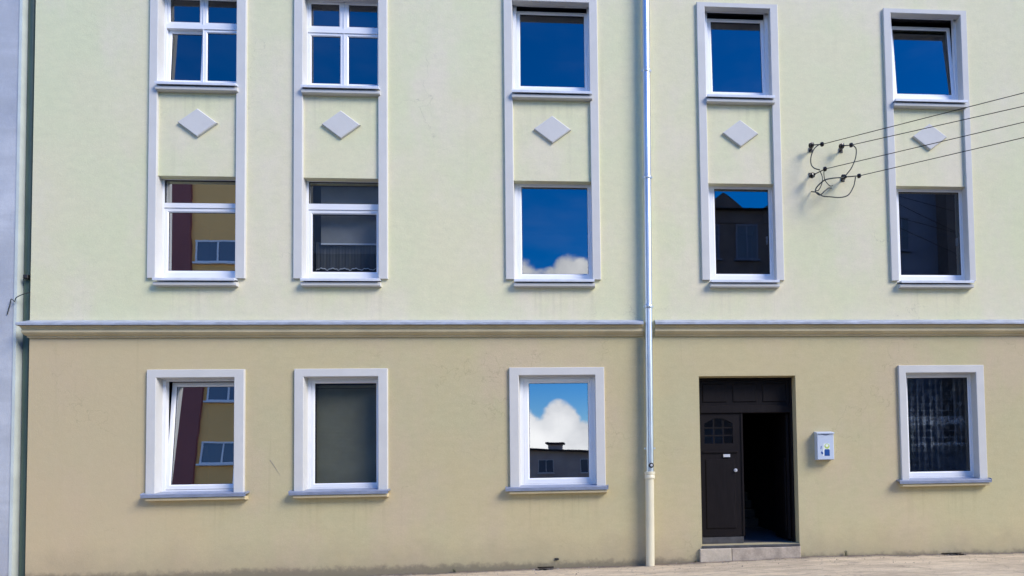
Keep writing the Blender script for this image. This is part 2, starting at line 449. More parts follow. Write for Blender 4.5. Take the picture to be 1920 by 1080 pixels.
# ------------------------------------------------------------------ mesh helpers
class MB:
    """collects shapes and links them as ONE mesh object"""
    def __init__(s):
        s.v, s.f, s.mi, s.mats = [], [], [], []

    def _m(s, name):
        if name not in s.mats:
            s.mats.append(name)
        return s.mats.index(name)

    def add(s, verts, faces, mt):
        o = len(s.v)
        s.v += [tuple(p) for p in verts]
        k = s._m(mt)
        for f in faces:
            s.f.append(tuple(i + o for i in f))
            s.mi.append(k)
        return s

    def quad(s, a, b, c, d, mt):
        return s.add([a, b, c, d], [(0, 1, 2, 3)], mt)

    def box(s, x0, x1, y0, y1, z0, z1, mt, ch=0.0):
        """box, with chamfered edges along the front (-y) face when ch > 0"""
        if ch <= 0:
            vs = [(x, y, z) for y in (y0, y1) for z in (z0, z1) for x in (x0, x1)]
            fs = [(0, 1, 3, 2), (5, 4, 6, 7), (4, 0, 2, 6), (1, 5, 7, 3), (2, 3, 7, 6), (4, 5, 1, 0)]
            return s.add(vs, fs, mt)
        vs = []
        for (y, c) in ((y0, ch), (y0 + ch, 0.0), (y1, 0.0)):
            vs += [(x0 + c, y, z0 + c), (x1 - c, y, z0 + c), (x1 - c, y, z1 - c), (x0 + c, y, z1 - c)]
        fs = [(0, 1, 2, 3), (8, 11, 10, 9)]
        for k in (0, 4):
            for i in range(4):
                j = (i + 1) % 4
                fs.append((k + i, k + 4 + i, k + 4 + j, k + j))
        return s.add(vs, fs, mt)

    def prism_x(s, prof, x0, x1, mt):
        """closed (y, z) profile pulled along x"""
        n = len(prof)
        vs = [(x0, y, z) for y, z in prof] + [(x1, y, z) for y, z in prof]
        fs = [tuple(range(n)), tuple(range(2 * n - 1, n - 1, -1))]
        for i in range(n):
            j = (i + 1) % n
            fs.append((i, i + n, j + n, j))
        return s.add(vs, fs, mt)

    def ring(s, x0, x1, z0, z1, prof, mt, sides='LTRB'):
        """mitred ring; prof = list of (inset from the rectangle, y)"""
        full = sides == 'LTRB'
        rows = []
        for a, y in prof:
            zb = z0 + a if full else z0
            rows.append([(x0 + a, y, zb), (x0 + a, y, z1 - a), (x1 - a, y, z1 - a), (x1 - a, y, zb)])
        vs = [p for r in rows for p in r]
        fs = []
        n = len(prof)
        segs = (0, 1, 2, 3) if full else (0, 1, 2)
        for k in range(n - 1):
            for i in segs:
                j = (i + 1) % 4
                fs.append((k * 4 + i, k * 4 + j, k * 4 + 4 + j, k * 4 + 4 + i))
        if not full:
            fs.append(tuple(k * 4 for k in range(n)))
            fs.append(tuple(k * 4 + 3 for k in reversed(range(n))))
        return s.add(vs, fs, mt)

    def tube(s, pts, r, mt, sides=8, cap=True):
        pts = [Vector(p) for p in pts]
        rs = r if isinstance(r, (list, tuple)) else [r] * len(pts)
        vs, fs = [], []
        ref = None
        for i, p in enumerate(pts):
            d = (pts[min(i + 1, len(pts) - 1)] - pts[max(i - 1, 0)]).normalized()
            if ref is None:
                ref = Vector((0, 0, 1)) if abs(d.z) < 0.9 else Vector((1, 0, 0))
            u = d.cross(ref).normalized()
            w = u.cross(d).normalized()
            ref = w
            for k in range(sides):
                a = 2 * math.pi * k / sides
                vs.append(p + (u * math.cos(a) + w * math.sin(a)) * rs[i])
        for i in range(len(pts) - 1):
            for k in range(sides):
                j = (k + 1) % sides
                fs.append((i * sides + k, i * sides + j, (i + 1) * sides + j, (i + 1) * sides + k))
        if cap:
            fs.append(tuple(reversed(range(sides))))
            fs.append(tuple((len(pts) - 1) * sides + k for k in range(sides)))
        return s.add(vs, fs, mt)

    def build(s, name, parent=None, smooth=False, origin=None):
        me = bpy.data.meshes.new(name)
        o0 = Vector(origin) if origin else Vector((0, 0, 0))
        me.from_pydata([tuple(Vector(p) - o0) for p in s.v], [], s.f)
        for n in s.mats:
            me.materials.append(MAT[n])
        for p, k in zip(me.polygons, s.mi):
            p.material_index = k
            p.use_smooth = smooth
        bm = bmesh.new()
        bm.from_mesh(me)
        bmesh.ops.recalc_face_normals(bm, faces=bm.faces)
        bm.to_mesh(me)
        bm.free()
        if smooth:
            me.set_sharp_from_angle(angle=R(40))
        ob = bpy.data.objects.new(name, me)
        COL.objects.link(ob)
        ob.location = o0
        if parent:
            ob.parent = parent
            ob.matrix_parent_inverse = Matrix.Identity(4)
            ob.location = o0 - abs_loc(parent)
        return ob


def abs_loc(o):
    v = Vector((0, 0, 0))
    while o is not None:
        v += o.location
        o = o.parent
    return v


def thing(name, label, cat, loc=(0, 0, 0), group=None):
    o = bpy.data.objects.new(name, None)
    COL.objects.link(o)
    o.location = loc
    o.empty_display_size = 0.2
    return tag(o, label, cat, group)


def tag(o, label, cat, group=None):
    o['label'] = label
    o['category'] = cat
    if group:
        o['group'] = group
    return o


def struct(o):
    o['kind'] = 'structure'
    return o


def spline(pts, n=8):
    P = [Vector(p) for p in pts]
    P = [P[0] * 2 - P[1]] + P + [P[-1] * 2 - P[-2]]
    out = []
    for i in range(1, len(P) - 2):
        a, b, c, d = P[i - 1:i + 3]
        for k in range(n):
            t = k / n
            out.append(0.5 * ((2 * b) + (c - a) * t + (2 * a - 5 * b + 4 * c - d) * t * t + (3 * b - a - 3 * c + d) * t ** 3))
    out.append(P[-2])
    return out


# ------------------------------------------------------------------ measurements of the facade (metres)
WALL = 0.04                     # y of the plaster face, the white surrounds stand 40 mm proud of it
FRAME, GLASS = 0.150, 0.178     # y of window frames and of the glass
COLS = [dict(o=(-6.503, -5.143), i=(-6.386, -5.280)), dict(o=(-4.460, -3.108), i=(-4.331, -3.240)),
        dict(o=(-1.378, 0.045), i=(-1.252, -0.083)), dict(o=(1.590, 2.870), i=(1.715, 2.745)),
        dict(o=(4.575, 5.945), i=(4.695, 5.842))]
GROUND = {0: dict(o=(-6.488, -5.140), i=(-6.357, -5.280)), 1: dict(o=(-4.440, -3.114), i=(-4.307, -3.248)),
          2: dict(o=(-1.344, 0.071), i=(-1.205, -0.068)), 4: dict(o=(4.638, 6.015), i=(4.755, 5.882))}
GTOP_O, GTOP_I, GSILL = 2.980, 2.862, 1.205
R1_SILL, R1_TOP = 4.300, 5.835
R2_SILL, R2_TOP, HEAD_TOP = 7.185, 8.612, 8.685
DOOR = (1.512, 3.012, 0.262, 2.838)
X_L, X_R = -8.110, 13.0
SPLIT, ROOF = 3.52, 12.2

apartment = thing('apartment_building', 'cream and tan rendered apartment house with white framed windows and an open dark doorway',
                  'building', (0, 0.04, 0))


def wall_sheet(name, x0, x1, z0, z1, holes, mt, depth):
    """plaster wall with real openings: front face cut into cells, plus the reveals of each opening"""
    mb = MB()
    xs = sorted({x0, x1} | {h[0] for h in holes} | {h[1] for h in holes})
    zs = sorted({z0, z1} | {h[2] for h in holes} | {h[3] for h in holes})
    xs = [x for x in xs if x0 <= x <= x1]
    zs = [z for z in zs if z0 <= z <= z1]
    for i in range(len(xs) - 1):
        for k in range(len(zs) - 1):
            cx, cz = (xs[i] + xs[i + 1]) / 2, (zs[k] + zs[k + 1]) / 2
            if any(h[0] < cx < h[1] and h[2] < cz < h[3] for h in holes):
                continue
            mb.quad((xs[i], WALL, zs[k]), (xs[i + 1], WALL, zs[k]), (xs[i + 1], WALL, zs[k + 1]), (xs[i], WALL, zs[k + 1]), mt)
    for a, b, c, d in holes:
        y0, y1 = WALL, depth
        mb.quad((a, y0, c), (a, y0, d), (a, y1, d), (a, y1, c), mt)
        mb.quad((b, y0, c), (b, y0, d), (b, y1, d), (b, y1, c), mt)
        mb.quad((a, y0, d), (b, y0, d), (b, y1, d), (a, y1, d), mt)
        mb.quad((a, y0, c), (b, y0, c), (b, y1, c), (a, y1, c), mt)
    # the returns round both ends
    for x in (x0, x1):
        mb.quad((x, WALL, z0), (x, 11.0, z0), (x, 11.0, z1), (x, WALL, z1), mt)
    mb.quad((x0, 11.0, z0), (x1, 11.0, z0), (x1, 11.0, z1), (x0, 11.0, z1), mt)
    return mb.build(name, apartment)


g = 0.02
upper_holes, lower_holes = [], []
for ci, c in enumerate(COLS):
    a, b = c['i']
    upper_holes.append((a - g, b + g, R1_SILL - 0.03, R1_TOP))
    upper_holes.append((a - g, b + g, R2_SILL - 0.03, R2_TOP + (g if ci < 2 else 0.068)))
for c in GROUND.values():
    a, b = c['i']
    lower_holes.append((a - g, b + g, GSILL - 0.04, GTOP_I + g))
lower_holes.append(DOOR)
lower_holes.append((5.24, 5.57, -0.10, 0.058))     # mouths of the drain holes at the wall foot
lower_holes.append((-0.96, -0.72, -0.15, 0.010))
wall_sheet('upper_wall', X_L, X_R, SPLIT, ROOF, upper_holes, 'cream_stucco', 0.30)
wall_sheet('lower_wall', X_L, X_R, -0.35, SPLIT, lower_holes, 'tan_stucco', 0.30)

# interior: rooms behind the windows and the hall behind the door
mb = MB()
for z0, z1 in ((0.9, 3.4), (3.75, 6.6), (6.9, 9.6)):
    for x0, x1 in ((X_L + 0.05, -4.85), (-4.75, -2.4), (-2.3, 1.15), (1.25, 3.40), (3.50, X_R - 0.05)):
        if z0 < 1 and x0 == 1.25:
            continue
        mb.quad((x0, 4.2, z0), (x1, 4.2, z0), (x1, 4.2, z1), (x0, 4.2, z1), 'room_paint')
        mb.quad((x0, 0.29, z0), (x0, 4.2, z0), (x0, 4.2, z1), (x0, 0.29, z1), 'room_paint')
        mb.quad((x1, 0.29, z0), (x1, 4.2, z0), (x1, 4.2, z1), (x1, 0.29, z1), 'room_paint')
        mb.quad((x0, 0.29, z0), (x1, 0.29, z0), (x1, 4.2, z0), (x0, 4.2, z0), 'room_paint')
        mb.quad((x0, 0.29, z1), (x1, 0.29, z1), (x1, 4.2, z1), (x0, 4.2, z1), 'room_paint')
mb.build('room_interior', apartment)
mb = MB()
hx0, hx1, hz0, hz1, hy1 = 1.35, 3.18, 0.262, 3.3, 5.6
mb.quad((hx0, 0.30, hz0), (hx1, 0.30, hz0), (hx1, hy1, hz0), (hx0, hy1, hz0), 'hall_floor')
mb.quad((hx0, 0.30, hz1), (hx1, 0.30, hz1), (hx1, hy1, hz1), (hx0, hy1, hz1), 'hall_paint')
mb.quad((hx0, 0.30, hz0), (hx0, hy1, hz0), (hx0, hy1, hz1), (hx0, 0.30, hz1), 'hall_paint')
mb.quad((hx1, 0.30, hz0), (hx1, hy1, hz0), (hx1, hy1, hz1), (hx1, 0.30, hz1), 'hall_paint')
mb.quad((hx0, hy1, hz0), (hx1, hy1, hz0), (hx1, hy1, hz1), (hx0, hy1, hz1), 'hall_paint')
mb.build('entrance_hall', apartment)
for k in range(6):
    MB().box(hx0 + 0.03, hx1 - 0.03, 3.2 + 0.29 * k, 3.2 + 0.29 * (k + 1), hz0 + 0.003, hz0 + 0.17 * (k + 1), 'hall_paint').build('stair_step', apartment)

mb = MB()
mb.prism_x([(-0.45, ROOF - 0.05), (5.5, ROOF + 3.6), (11.4, ROOF - 0.05), (11.4, ROOF - 0.25), (-0.45, ROOF - 0.25)], X_L - 0.1, X_R + 0.1, 'roof_tile')
mb.build('roof', apartment)


# cornice between the two colours, in two lengths with a slot for the downpipe
def cornice(x0, x1, left_return):
    def run(mbx, prof, mt):
        rows = []
        for a, z in prof:
            r = []
            if left_return:
                r += [(x0 - a * 0.42, 0.6, z), (x0 - a * 0.42, WALL - a, z)]
            else:
                r += [(x0, WALL - a, z)]
            r += [(x1, WALL - a, z)]
            rows.append(r)
        n, w = len(rows), len(rows[0])
        vs = [p for r in rows for p in r]
        fs = [(k * w + i, k * w + i + 1, (k + 1) * w + i + 1, (k + 1) * w + i) for k in range(n - 1) for i in range(w - 1)]
        vs2 = [(x1, WALL, prof[0][1]), (x1, WALL, prof[-1][1])]
        o = len(vs)
        vs += vs2
        fs.append(tuple(k * w + w - 1 for k in range(n)) + (o + 1, o))
        if not left_return:
            vs += [(x0, WALL, prof[0][1]), (x0, WALL, prof[-1][1])]
            fs.append(tuple(k * w for k in range(n)) + (o + 3, o + 2))
        mbx.add(vs, fs, mt)

    mbx = MB()
    prof = [(0.0, 3.618), (0.118, 3.612), (0.118, 3.594), (0.104, 3.590), (0.098, 3.574), (0.085, 3.560), (0.083, 3.548), (0.090, 3.546), (0.090, 3.512)]
    for i in range(5):
        a = i / 4 * math.pi / 2
        prof.append((0.066 - 0.022 * math.sin(a) + 0.014 * math.cos(a), 3.506 - 0.028 * math.sin(a) - 0.002))
    prof += [(0.030, 3.474), (0.028, 3.452), (0.0, 3.450)]
    run(mbx, prof, 'tan_plaster')
    c = mbx.build('cornice', apartment)
    mbx = MB()
    run(mbx, [(0.0, 3.706), (0.01, 3.702), (0.150, 3.640), (0.154, 3.634), (0.154, 3.606), (0.148, 3.600), (0.145, 3.606), (0.145, 3.626), (0.0, 3.680)], 'cornice_flashing')
    mbx.build('flashing', c)


cornice(X_L, 0.672, True)
cornice(0.848, X_R, False)


# white surrounds
def surround_profile(w, back):
    return [(0.0, WALL + 0.01), (0.0, 0.007), (0.007, 0.0), (w - 0.006, 0.0), (w, 0.006), (w, back)]


for ci, c in enumerate(COLS):
    (a, b), (ia, ib) = c['o'], c['i']
    mb = MB()
    w1, w2 = ia - a, b - ib
    zt, zi, zb = HEAD_TOP, R2_TOP, 4.315
    rows = []
    for k, y in ((0.0, WALL + 0.005), (0.0, 0.007), (0.05, 0.0), (0.95, 0.0), (1.0, 0.006), (1.0, WALL + 0.03)):
        rows.append([(a + w1 * k, y, zb), (a + w1 * k, y, zt - (zt - zi) * k), (b - w2 * k, y, zt - (zt - zi) * k), (b - w2 * k, y, zb)])
    vs = [p for r in rows for p in r]
    fs = [(k * 4 + i, k * 4 + i + 1, k * 4 + 5 + i, k * 4 + 4 + i) for k in range(5) for i in range(3)]
    fs += [tuple(k * 4 for k in range(6)), tuple(k * 4 + 3 for k in reversed(range(6)))]
    mb.add(vs, fs, 'white_plaster')
    s = mb.build('window_surround', apartment)
    deep = 0.28 if ci < 2 else 0.115      # the three right-hand heads hide a shutter slot
    for z0, z1, top in ((R1_SILL - 0.02, R1_TOP - 0.002, False), (R2_SILL - 0.02, R2_TOP + 0.003, True)):
        for x, sx in ((ia, -1), (ib, 1)):
            MB().box(min(x + sx * 0.003, x + sx * 0.018), max(x + sx * 0.003, x + sx * 0.018), WALL + 0.0305, 0.28, z0, z1, 'white_plaster').build('jamb_lining', s)
        if top:
            MB().box(ia - 0.0025, ib + 0.0025, WALL + 0.0305, deep, z1 + 0.0005, z1 + 0.016, 'white_plaster').build('head_lining', s)
for c in GROUND.values():
    (a, b), (ia, ib) = c['o'], c['i']
    mb = MB()
    w1, w2 = ia - a, b - ib
    rows = []
    for k, y in ((0.0, WALL + 0.005), (0.0, 0.007), (0.05, 0.0), (0.95, 0.0), (1.0, 0.006), (1.0, 0.28)):
        rows.append([(a + w1 * k, y, GSILL - 0.012), (a + w1 * k, y, GTOP_O - (GTOP_O - GTOP_I) * k),
                     (b - w2 * k, y, GTOP_O - (GTOP_O - GTOP_I) * k), (b - w2 * k, y, GSILL - 0.012)])
    vs = [p for r in rows for p in r]
    fs = [(k * 4 + i, k * 4 + i + 1, k * 4 + 5 + i, k * 4 + 4 + i) for k in range(5) for i in range(3)]
    fs += [tuple(k * 4 for k in range(6)), tuple(k * 4 + 3 for k in reversed(range(6)))]
    mb.add(vs, fs, 'white_plaster')
    mb.build('window_surround', apartment)

# plaster lozenges
for cx, cz in ((-5.829, 6.622), (-3.784, 6.634), (-0.660, 6.622), (2.236, 6.617), (5.277, 6.620)):
    hw, hh = 0.283, 0.213
    vs = []
    for y, k in ((WALL - 0.002, 1.0), (0.012, 0.985), (0.004, 0.93)):
        vs += [(cx - hw * k, y, cz), (cx, y, cz - hh * k), (cx + hw * k, y, cz), (cx, y, cz + hh * k)]
    fs = [(8, 9, 10, 11)] + [(k + i, k + (i + 1) % 4, k + 4 + (i + 1) % 4, k + 4 + i) for k in (0, 4) for i in range(4)]
    MB().add(vs, fs, 'white_plaster').build('lozenge_ornament', apartment)


# ------------------------------------------------------------------ windows
def pane_mesh(x0, x1, z0, z1, y, mt='glass'):
    e = 0.004
    return MB().box(x0 - e, x1 + e, y, y + 0.006, z0 - e, z1 + e, mt)


def light_ring(mb, x0, x1, z0, z1, w, y0, y1):
    """one glazed light: bevelled pvc ring round glass x0..x1, z0..z1 with a dark gasket"""
    wl, wr, wb, wt = w
    gk = 0.005
    rows = []
    for k, y in ((0.0, y1), (0.0, y0 + 0.004), (0.06, y0), (0.74, y0), (1.0, y0 + 0.014)):
        rows.append([(x0 - gk - wl * (1 - k), y, z0 - gk - wb * (1 - k)), (x1 + gk + wr * (1 - k), y, z0 - gk - wb * (1 - k)),
                     (x1 + gk + wr * (1 - k), y, z1 + gk + wt * (1 - k)), (x0 - gk - wl * (1 - k), y, z1 + gk + wt * (1 - k))])
    vs = [p for r in rows for p in r]
    fs = [(k * 4 + i, k * 4 + (i + 1) % 4, k * 4 + 4 + (i + 1) % 4, k * 4 + 4 + i) for k in range(4) for i in range(4)]
    mb.add(vs, fs, 'white_pvc')
    rows = []
    for gg, y in ((gk + 0.001, y0 + 0.0135), (0.0, y0 + 0.016), (0.0, y1)):
        rows.append([(x0 - gg, y, z0 - gg), (x1 + gg, y, z0 - gg), (x1 + gg, y, z1 + gg), (x0 - gg, y, z1 + gg)])
    vs = [p for r in rows for p in r]
    fs = [(k * 4 + i, k * 4 + (i + 1) % 4, k * 4 + 4 + (i + 1) % 4, k * 4 + 4 + i) for k in range(2) for i in range(4)]
    mb.add(vs, fs, 'gasket')


def window(op, fixed=(), sashes=(), label=None, kind='upper', slot=False):
    """op = (x0, x1, z0, z1) opening. fixed / sashes = dicts with g = glass rect, a = tilt in degrees, glass material."""
    x0, x1, z0, z1 = op
    x0, x1 = x0 - 0.010, x1 + 0.010
    if slot:
        z1 += 0.055
    mb = MB()
    if slot:
        mb.quad((x0 - 0.01, 0.118, z1), (x1 + 0.01, 0.118, z1), (x1 + 0.01, 0.30, z1), (x0 - 0.01, 0.30, z1), 'gasket')  # black quad stands in for the shade inside the slot
    holes = [f['g'] for f in fixed] + [s_['r'] for s_ in sashes]
    xs = sorted({x0, x1} | {h[0] for h in holes} | {h[1] for h in holes})
    zs = sorted({z0, z1} | {h[2] for h in holes} | {h[3] for h in holes})
    # outer frame: front face cut round the lights, with returns
    for i in range(len(xs) - 1):
        for k in range(len(zs) - 1):
            cx, cz = (xs[i] + xs[i + 1]) / 2, (zs[k] + zs[k + 1]) / 2
            if any(h[0] < cx < h[1] and h[2] < cz < h[3] for h in holes) or not (z0 <= zs[k] and zs[k + 1] <= z1 and x0 <= xs[i] and xs[i + 1] <= x1):
                continue
            mb.quad((xs[i], FRAME, zs[k]), (xs[i + 1], FRAME, zs[k]), (xs[i + 1], FRAME, zs[k + 1]), (xs[i], FRAME, zs[k + 1]), 'white_pvc')
    for a, b, c, d in holes:
        y0, y1 = FRAME, FRAME + 0.07
        for p, q in (((a, c), (a, d)), ((b, c), (b, d)), ((a, d), (b, d)), ((a, c), (b, c))):
            mb.quad((p[0], y0, p[1]), (q[0], y0, q[1]), (q[0], y1, q[1]), (p[0], y1, p[1]), 'white_pvc')
    w = mb.build('window', apartment)
    if label:
        w['label'] = label
    for f in fixed:
        a, b, c, d = f['g']
        MB_ = pane_mesh(a + 0.003, b - 0.003, c + 0.003, d - 0.003, GLASS, f.get('mat', 'glass'))
        MB_.build('pane', w)
        mg = MB()
        mg.ring(a + 0.0005, b - 0.0005, c + 0.0005, d - 0.0005, [(0.0, FRAME + 0.012), (0.007, FRAME + 0.014), (0.007, GLASS + 0.004)], 'gasket')
        mg.build('gasket', w)
    for s_ in sashes:
        gx0, gx1, gz0, gz1 = s_['g']
        rx0, rx1, rz0, rz1 = s_.get('s', s_['r'])
        e = 0.006
        mb = MB()
        y0 = FRAME + 0.012
        light_ring(mb, gx0, gx1, gz0, gz1, (gx0 - rx0 - e, rx1 - gx1 - e, gz0 - rz0 - e, rz1 - gz1 - e), y0, y0 + 0.06)
        org = ((rx0 + rx1) / 2, y0 + 0.06, rz0 + 0.01)
        so = mb.build('sash', w, origin=org)
        po = pane_mesh(gx0, gx1, gz0, gz1, y0 + 0.020, s_.get('mat', 'glass')).build('pane', w, origin=org)
        t = s_.get('a', 0.0)
        if t:
            so.rotation_euler = (R(-t), 0, 0)
            po.rotation_euler = (R(-t), 0, 0)
        if s_.get('handle'):
            hx, hz = s_['handle']
            MB().box(hx - 0.012, hx + 0.012, y0 + 0.062, y0 + 0.10, hz - 0.06, hz + 0.06, 'white_pvc', 0.004).build('handle', w)
    # sill
    if kind == 'upper':
        sx0, sx1 = op[0] + 0.004, op[1] + 0.030
        zt = z0
        mb = MB().prism_x([(0.16, zt + 0.018), (0.16, zt + 0.006), (-0.060, zt - 0.030), (-0.060, zt - 0.042), (-0.068, zt - 0.042), (-0.070, zt - 0.010), (-0.066, zt - 0.004)],
                          sx0, sx1, 'white_flashing')
        mb.build('sill', w)
        mb = MB()
        mb.prism_x([(0.05, zt - 0.038), (-0.034, zt - 0.052), (-0.040, zt - 0.058), (-0.040, zt - 0.098), (-0.034, zt - 0.104), (0.05, zt - 0.104)], sx0 - 0.008, sx1 + 0.006, 'white_plaster')
        mb.build('sill_ledge', w)
    else:
        sx0, sx1 = kind
        zt = GSILL
        mb = MB().prism_x([(0.17, zt + 0.022), (0.17, zt + 0.010), (-0.070, zt - 0.036), (-0.070, zt - 0.064), (-0.077, zt - 0.064), (-0.080, zt - 0.022), (-0.076, zt - 0.016)],
                          sx0, sx1, 'grey_flashing')
        for xe in (sx0, sx1 - 0.004):     # turned-up ends
            mb.prism_x([(0.0, zt - 0.005), (-0.082, zt - 0.030), (-0.082, zt - 0.004), (0.0, zt + 0.012)], xe - 0.0015, xe + 0.0055, 'grey_flashing')
        mb.build('sill', w)
        mb = MB()
        mb.prism_x([(0.05, zt - 0.060), (-0.050, zt - 0.066), (-0.056, zt - 0.072), (-0.056, zt - 0.100), (-0.046, zt - 0.112), (0.05, zt - 0.112)], sx0 + 0.055, sx1 - 0.02, 'tan_plaster')
        mb.build('sill_ledge', w)
    return w


def op_r1(i):
    a, b = COLS[i]['i']
    return (a, b, R1_SILL, R1_TOP + 0.01)


def op_r2(i):
    a, b = COLS[i]['i']
    return (a, b, R2_SILL, R2_TOP + 0.01)


def op_g(i):
    a, b = GROUND[i]['i']
    return (a, b, GSILL, GTOP_I + 0.01)


# second floor: two old windows with cross bars
for i, xl, xr in ((0, (-6.310, -5.893), (-5.782, -5.362)), (1, (-4.273, -3.862), (-3.728, -3.310))):
    mid = (xl[1] + xr[0]) / 2
    window(op_r2(i), [],
           [dict(g=(xl[0], xl[1], 7.355, 8.072), r=(xl[0] - 0.05, mid - 0.004, 7.235, 8.125), a=2.6 if i == 0 else 0.0, mat='old_glass'),
            dict(g=(xr[0], xr[1], 7.355, 8.072), r=(mid + 0.004, xr[1] + 0.05, 7.235, 8.125), mat='old_glass'),
            dict(g=(xl[0] - 0.004, xl[1] - 0.015, 8.245, 8.575), r=(xl[0] - 0.05, mid - 0.004, 8.19, 8.612), mat='old_glass'),
            dict(g=(xr[0] + 0.004, xr[1], 8.245, 8.575), r=(mid + 0.004, xr[1] + 0.05, 8.19, 8.612), mat='old_glass')],
           label='four light window with cross bars, its lower left light ajar' if i == 0 else 'four light window with white cross bars')
window(op_r2(2), [], [dict(g=(-1.150, -0.168, 7.390, 8.545), r=(-1.205, -0.118, 7.235, 8.676), s=(-1.205, -0.118, 7.235, 8.598), a=2.0)], slot=True)
window(op_r2(3), [], [dict(g=(1.852, 2.640, 7.372, 8.530), r=(1.775, 2.700, 7.235, 8.676), s=(1.775, 2.700, 7.235, 8.585), a=2.6)], slot=True, label='window with its sash tilted slightly inwards')
window(op_r2(4), [], [dict(g=(4.852, 5.752, 7.415, 8.525), r=(4.775, 5.810, 7.235, 8.676), s=(4.775, 5.810, 7.235, 8.585), a=4.4, handle=(5.80, 7.83))], slot=True, label='window with its sash tilted well inwards')
# first floor
window(op_r1(0), [dict(g=(-6.368, -5.300, 5.478, 5.826), mat='mirror_glass')], [dict(g=(-6.310, -5.362, 4.479, 5.340), r=(-6.366, -5.304, 4.330, 5.408), mat='mirror_glass')])
window(op_r1(1), [dict(g=(-4.306, -3.264, 5.490, 5.828), mat='clear_glass')],
       [dict(g=(-4.254, -3.330, 4.471, 5.336), r=(-4.306, -3.266, 4.330, 5.402), mat='clear_glass')])
window(op_r1(2), [], [dict(g=(-1.149, -0.152, 4.452, 5.790), r=(-1.205, -0.118, 4.330, 5.828))])
window(op_r1(3), [], [dict(g=(1.842, 2.688, 4.465, 5.800), r=(1.765, 2.730, 4.330, 5.830), handle=(2.675, 5.02))])
window(op_r1(4), [], [dict(g=(4.815, 5.800, 4.460, 5.795), r=(4.745, 5.836, 4.330, 5.830), handle=(5.79, 5.02))])
# ground floor
window(op_g(0), [], [dict(g=(-6.245, -5.392, 1.322, 2.765), r=(-6.315, -5.322, 1.245, 2.835), a=4.6, mat='mirror_glass')], kind=(-6.500, -5.072), label='ground floor window with its sash tilted inwards')
window(op_g(1), [], [dict(g=(-4.212, -3.336, 1.308, 2.782), r=(-4.268, -3.285, 1.245, 2.84), mat='clear_glass')], kind=(-4.475, -3.085))
window(op_g(2), [], [dict(g=(-1.068, -0.184, 1.332, 2.762), r=(-1.150, -0.118, 1.245, 2.84), mat='bright_glass')], kind=(-1.400, 0.108))
window(op_g(4), [], [dict(g=(4.857, 5.832, 1.326, 2.803), r=(4.795, 5.870, 1.245, 2.85), mat='clear_glass')], kind=(4.563, 6.028))


# ------------------------------------------------------------------ doorway
dx0, dx1, dz0, dz1 = DOOR
mb = MB()
YD = 0.235
mb.box(dx0 + 0.001, dx0 + 0.035, YD, YD + 0.09, dz0 + 0.002, dz1 - 0.001, 'door_wood')
mb.box(dx1 - 0.035, dx1 - 0.001, YD, YD + 0.09, dz0 + 0.002, dz1 - 0.001, 'door_wood')
mb.box(dx0 + 0.036, dx1 - 0.036, YD, YD + 0.09, dz1 - 0.04, dz1 - 0.001, 'door_wood')
mb.build('door_frame', apartment)
MB().box(dx0 + 0.036, dx1 - 0.036, YD - 0.012, YD + 0.09, 2.285, 2.405, 'door_wood', 0.008).build('transom_bar', apartment)
tp = MB()
tp.box(dx0 + 0.036, dx1 - 0.036, YD + 0.035, YD + 0.07, 2.406, dz1 - 0.041, 'door_wood')
tpo = tp.build('transom_panel', apartment)
for k in range(3):
    w = (dx1 - dx0 - 0.072) / 3
    MB().box(dx0 + 0.036 + w * k + 0.05, dx0 + 0.036 + w * (k + 1) - 0.05, YD + 0.022, YD + 0.036, 2.46, dz1 - 0.09, 'door_wood', 0.01).build('panel', tpo)
# closed left leaf with an arched six-light window, fielded panel, letter slot and lock
lx0, lx1, lz0, lz1 = dx0 + 0.037, 2.195, 0.375, 2.280
ax0, ax1, az0, az1 = 1.615, 2.060, 1.815, 2.125
mb = MB()
yl0, yl1 = YD + 0.015, YD + 0.06
seg = 10
arch = [(ax0 + (ax1 - ax0) * k / seg, az1 + 0.085 * math.sin(math.pi * k / seg)) for k in range(seg + 1)]
for yy in (yl0, yl1):
    mb.quad((lx0, yy, lz0), (lx1, yy, lz0), (lx1, yy, az0), (lx0, yy, az0), 'door_wood')
    mb.quad((lx0, yy, az0), (ax0, yy, az0), (ax0, yy, lz1), (lx0, yy, lz1), 'door_wood')
    mb.quad((ax1, yy, az0), (lx1, yy, az0), (lx1, yy, lz1), (ax1, yy, lz1), 'door_wood')
    for (p, q) in zip(arch[:-1], arch[1:]):
        mb.quad((p[0], yy, p[1]), (q[0], yy, q[1]), (q[0], yy, lz1), (p[0], yy, lz1), 'door_wood')
loop = [(ax0, az0), (ax1, az0)] + list(reversed(arch))
for k in range(len(loop)):
    p, q = loop[k], loop[(k + 1) % len(loop)]
    mb.quad((p[0], yl0, p[1]), (q[0], yl0, q[1]), (q[0], yl1, q[1]), (p[0], yl1, p[1]), 'door_wood')
for p, q in (((lx0, lz0), (lx1, lz0)), ((lx1, lz0), (lx1, lz1)), ((lx1, lz1), (lx0, lz1)), ((lx0, lz1), (lx0, lz0))):
    mb.quad((p[0], yl0, p[1]), (q[0], yl0, q[1]), (q[0], yl1, q[1]), (p[0], yl1, p[1]), 'door_wood')
leaf = mb.build('door', apartment)
leaf['label'] = 'closed left leaf of dark wood with a small arched window'
mb = MB()
for k in (1, 2):
    x = ax0 + (ax1 - ax0) * k / 3
    mb.box(x - 0.012, x + 0.012, yl0 + 0.012, yl0 + 0.034, az0, az1 + 0.075, 'door_wood')
for z in (az0 + 0.125, az0 + 0.245):
    mb.box(ax0, ax1, yl0 + 0.010, yl0 + 0.036, z - 0.011, z + 0.011, 'door_wood')
mb.build('glazing_bars', leaf)
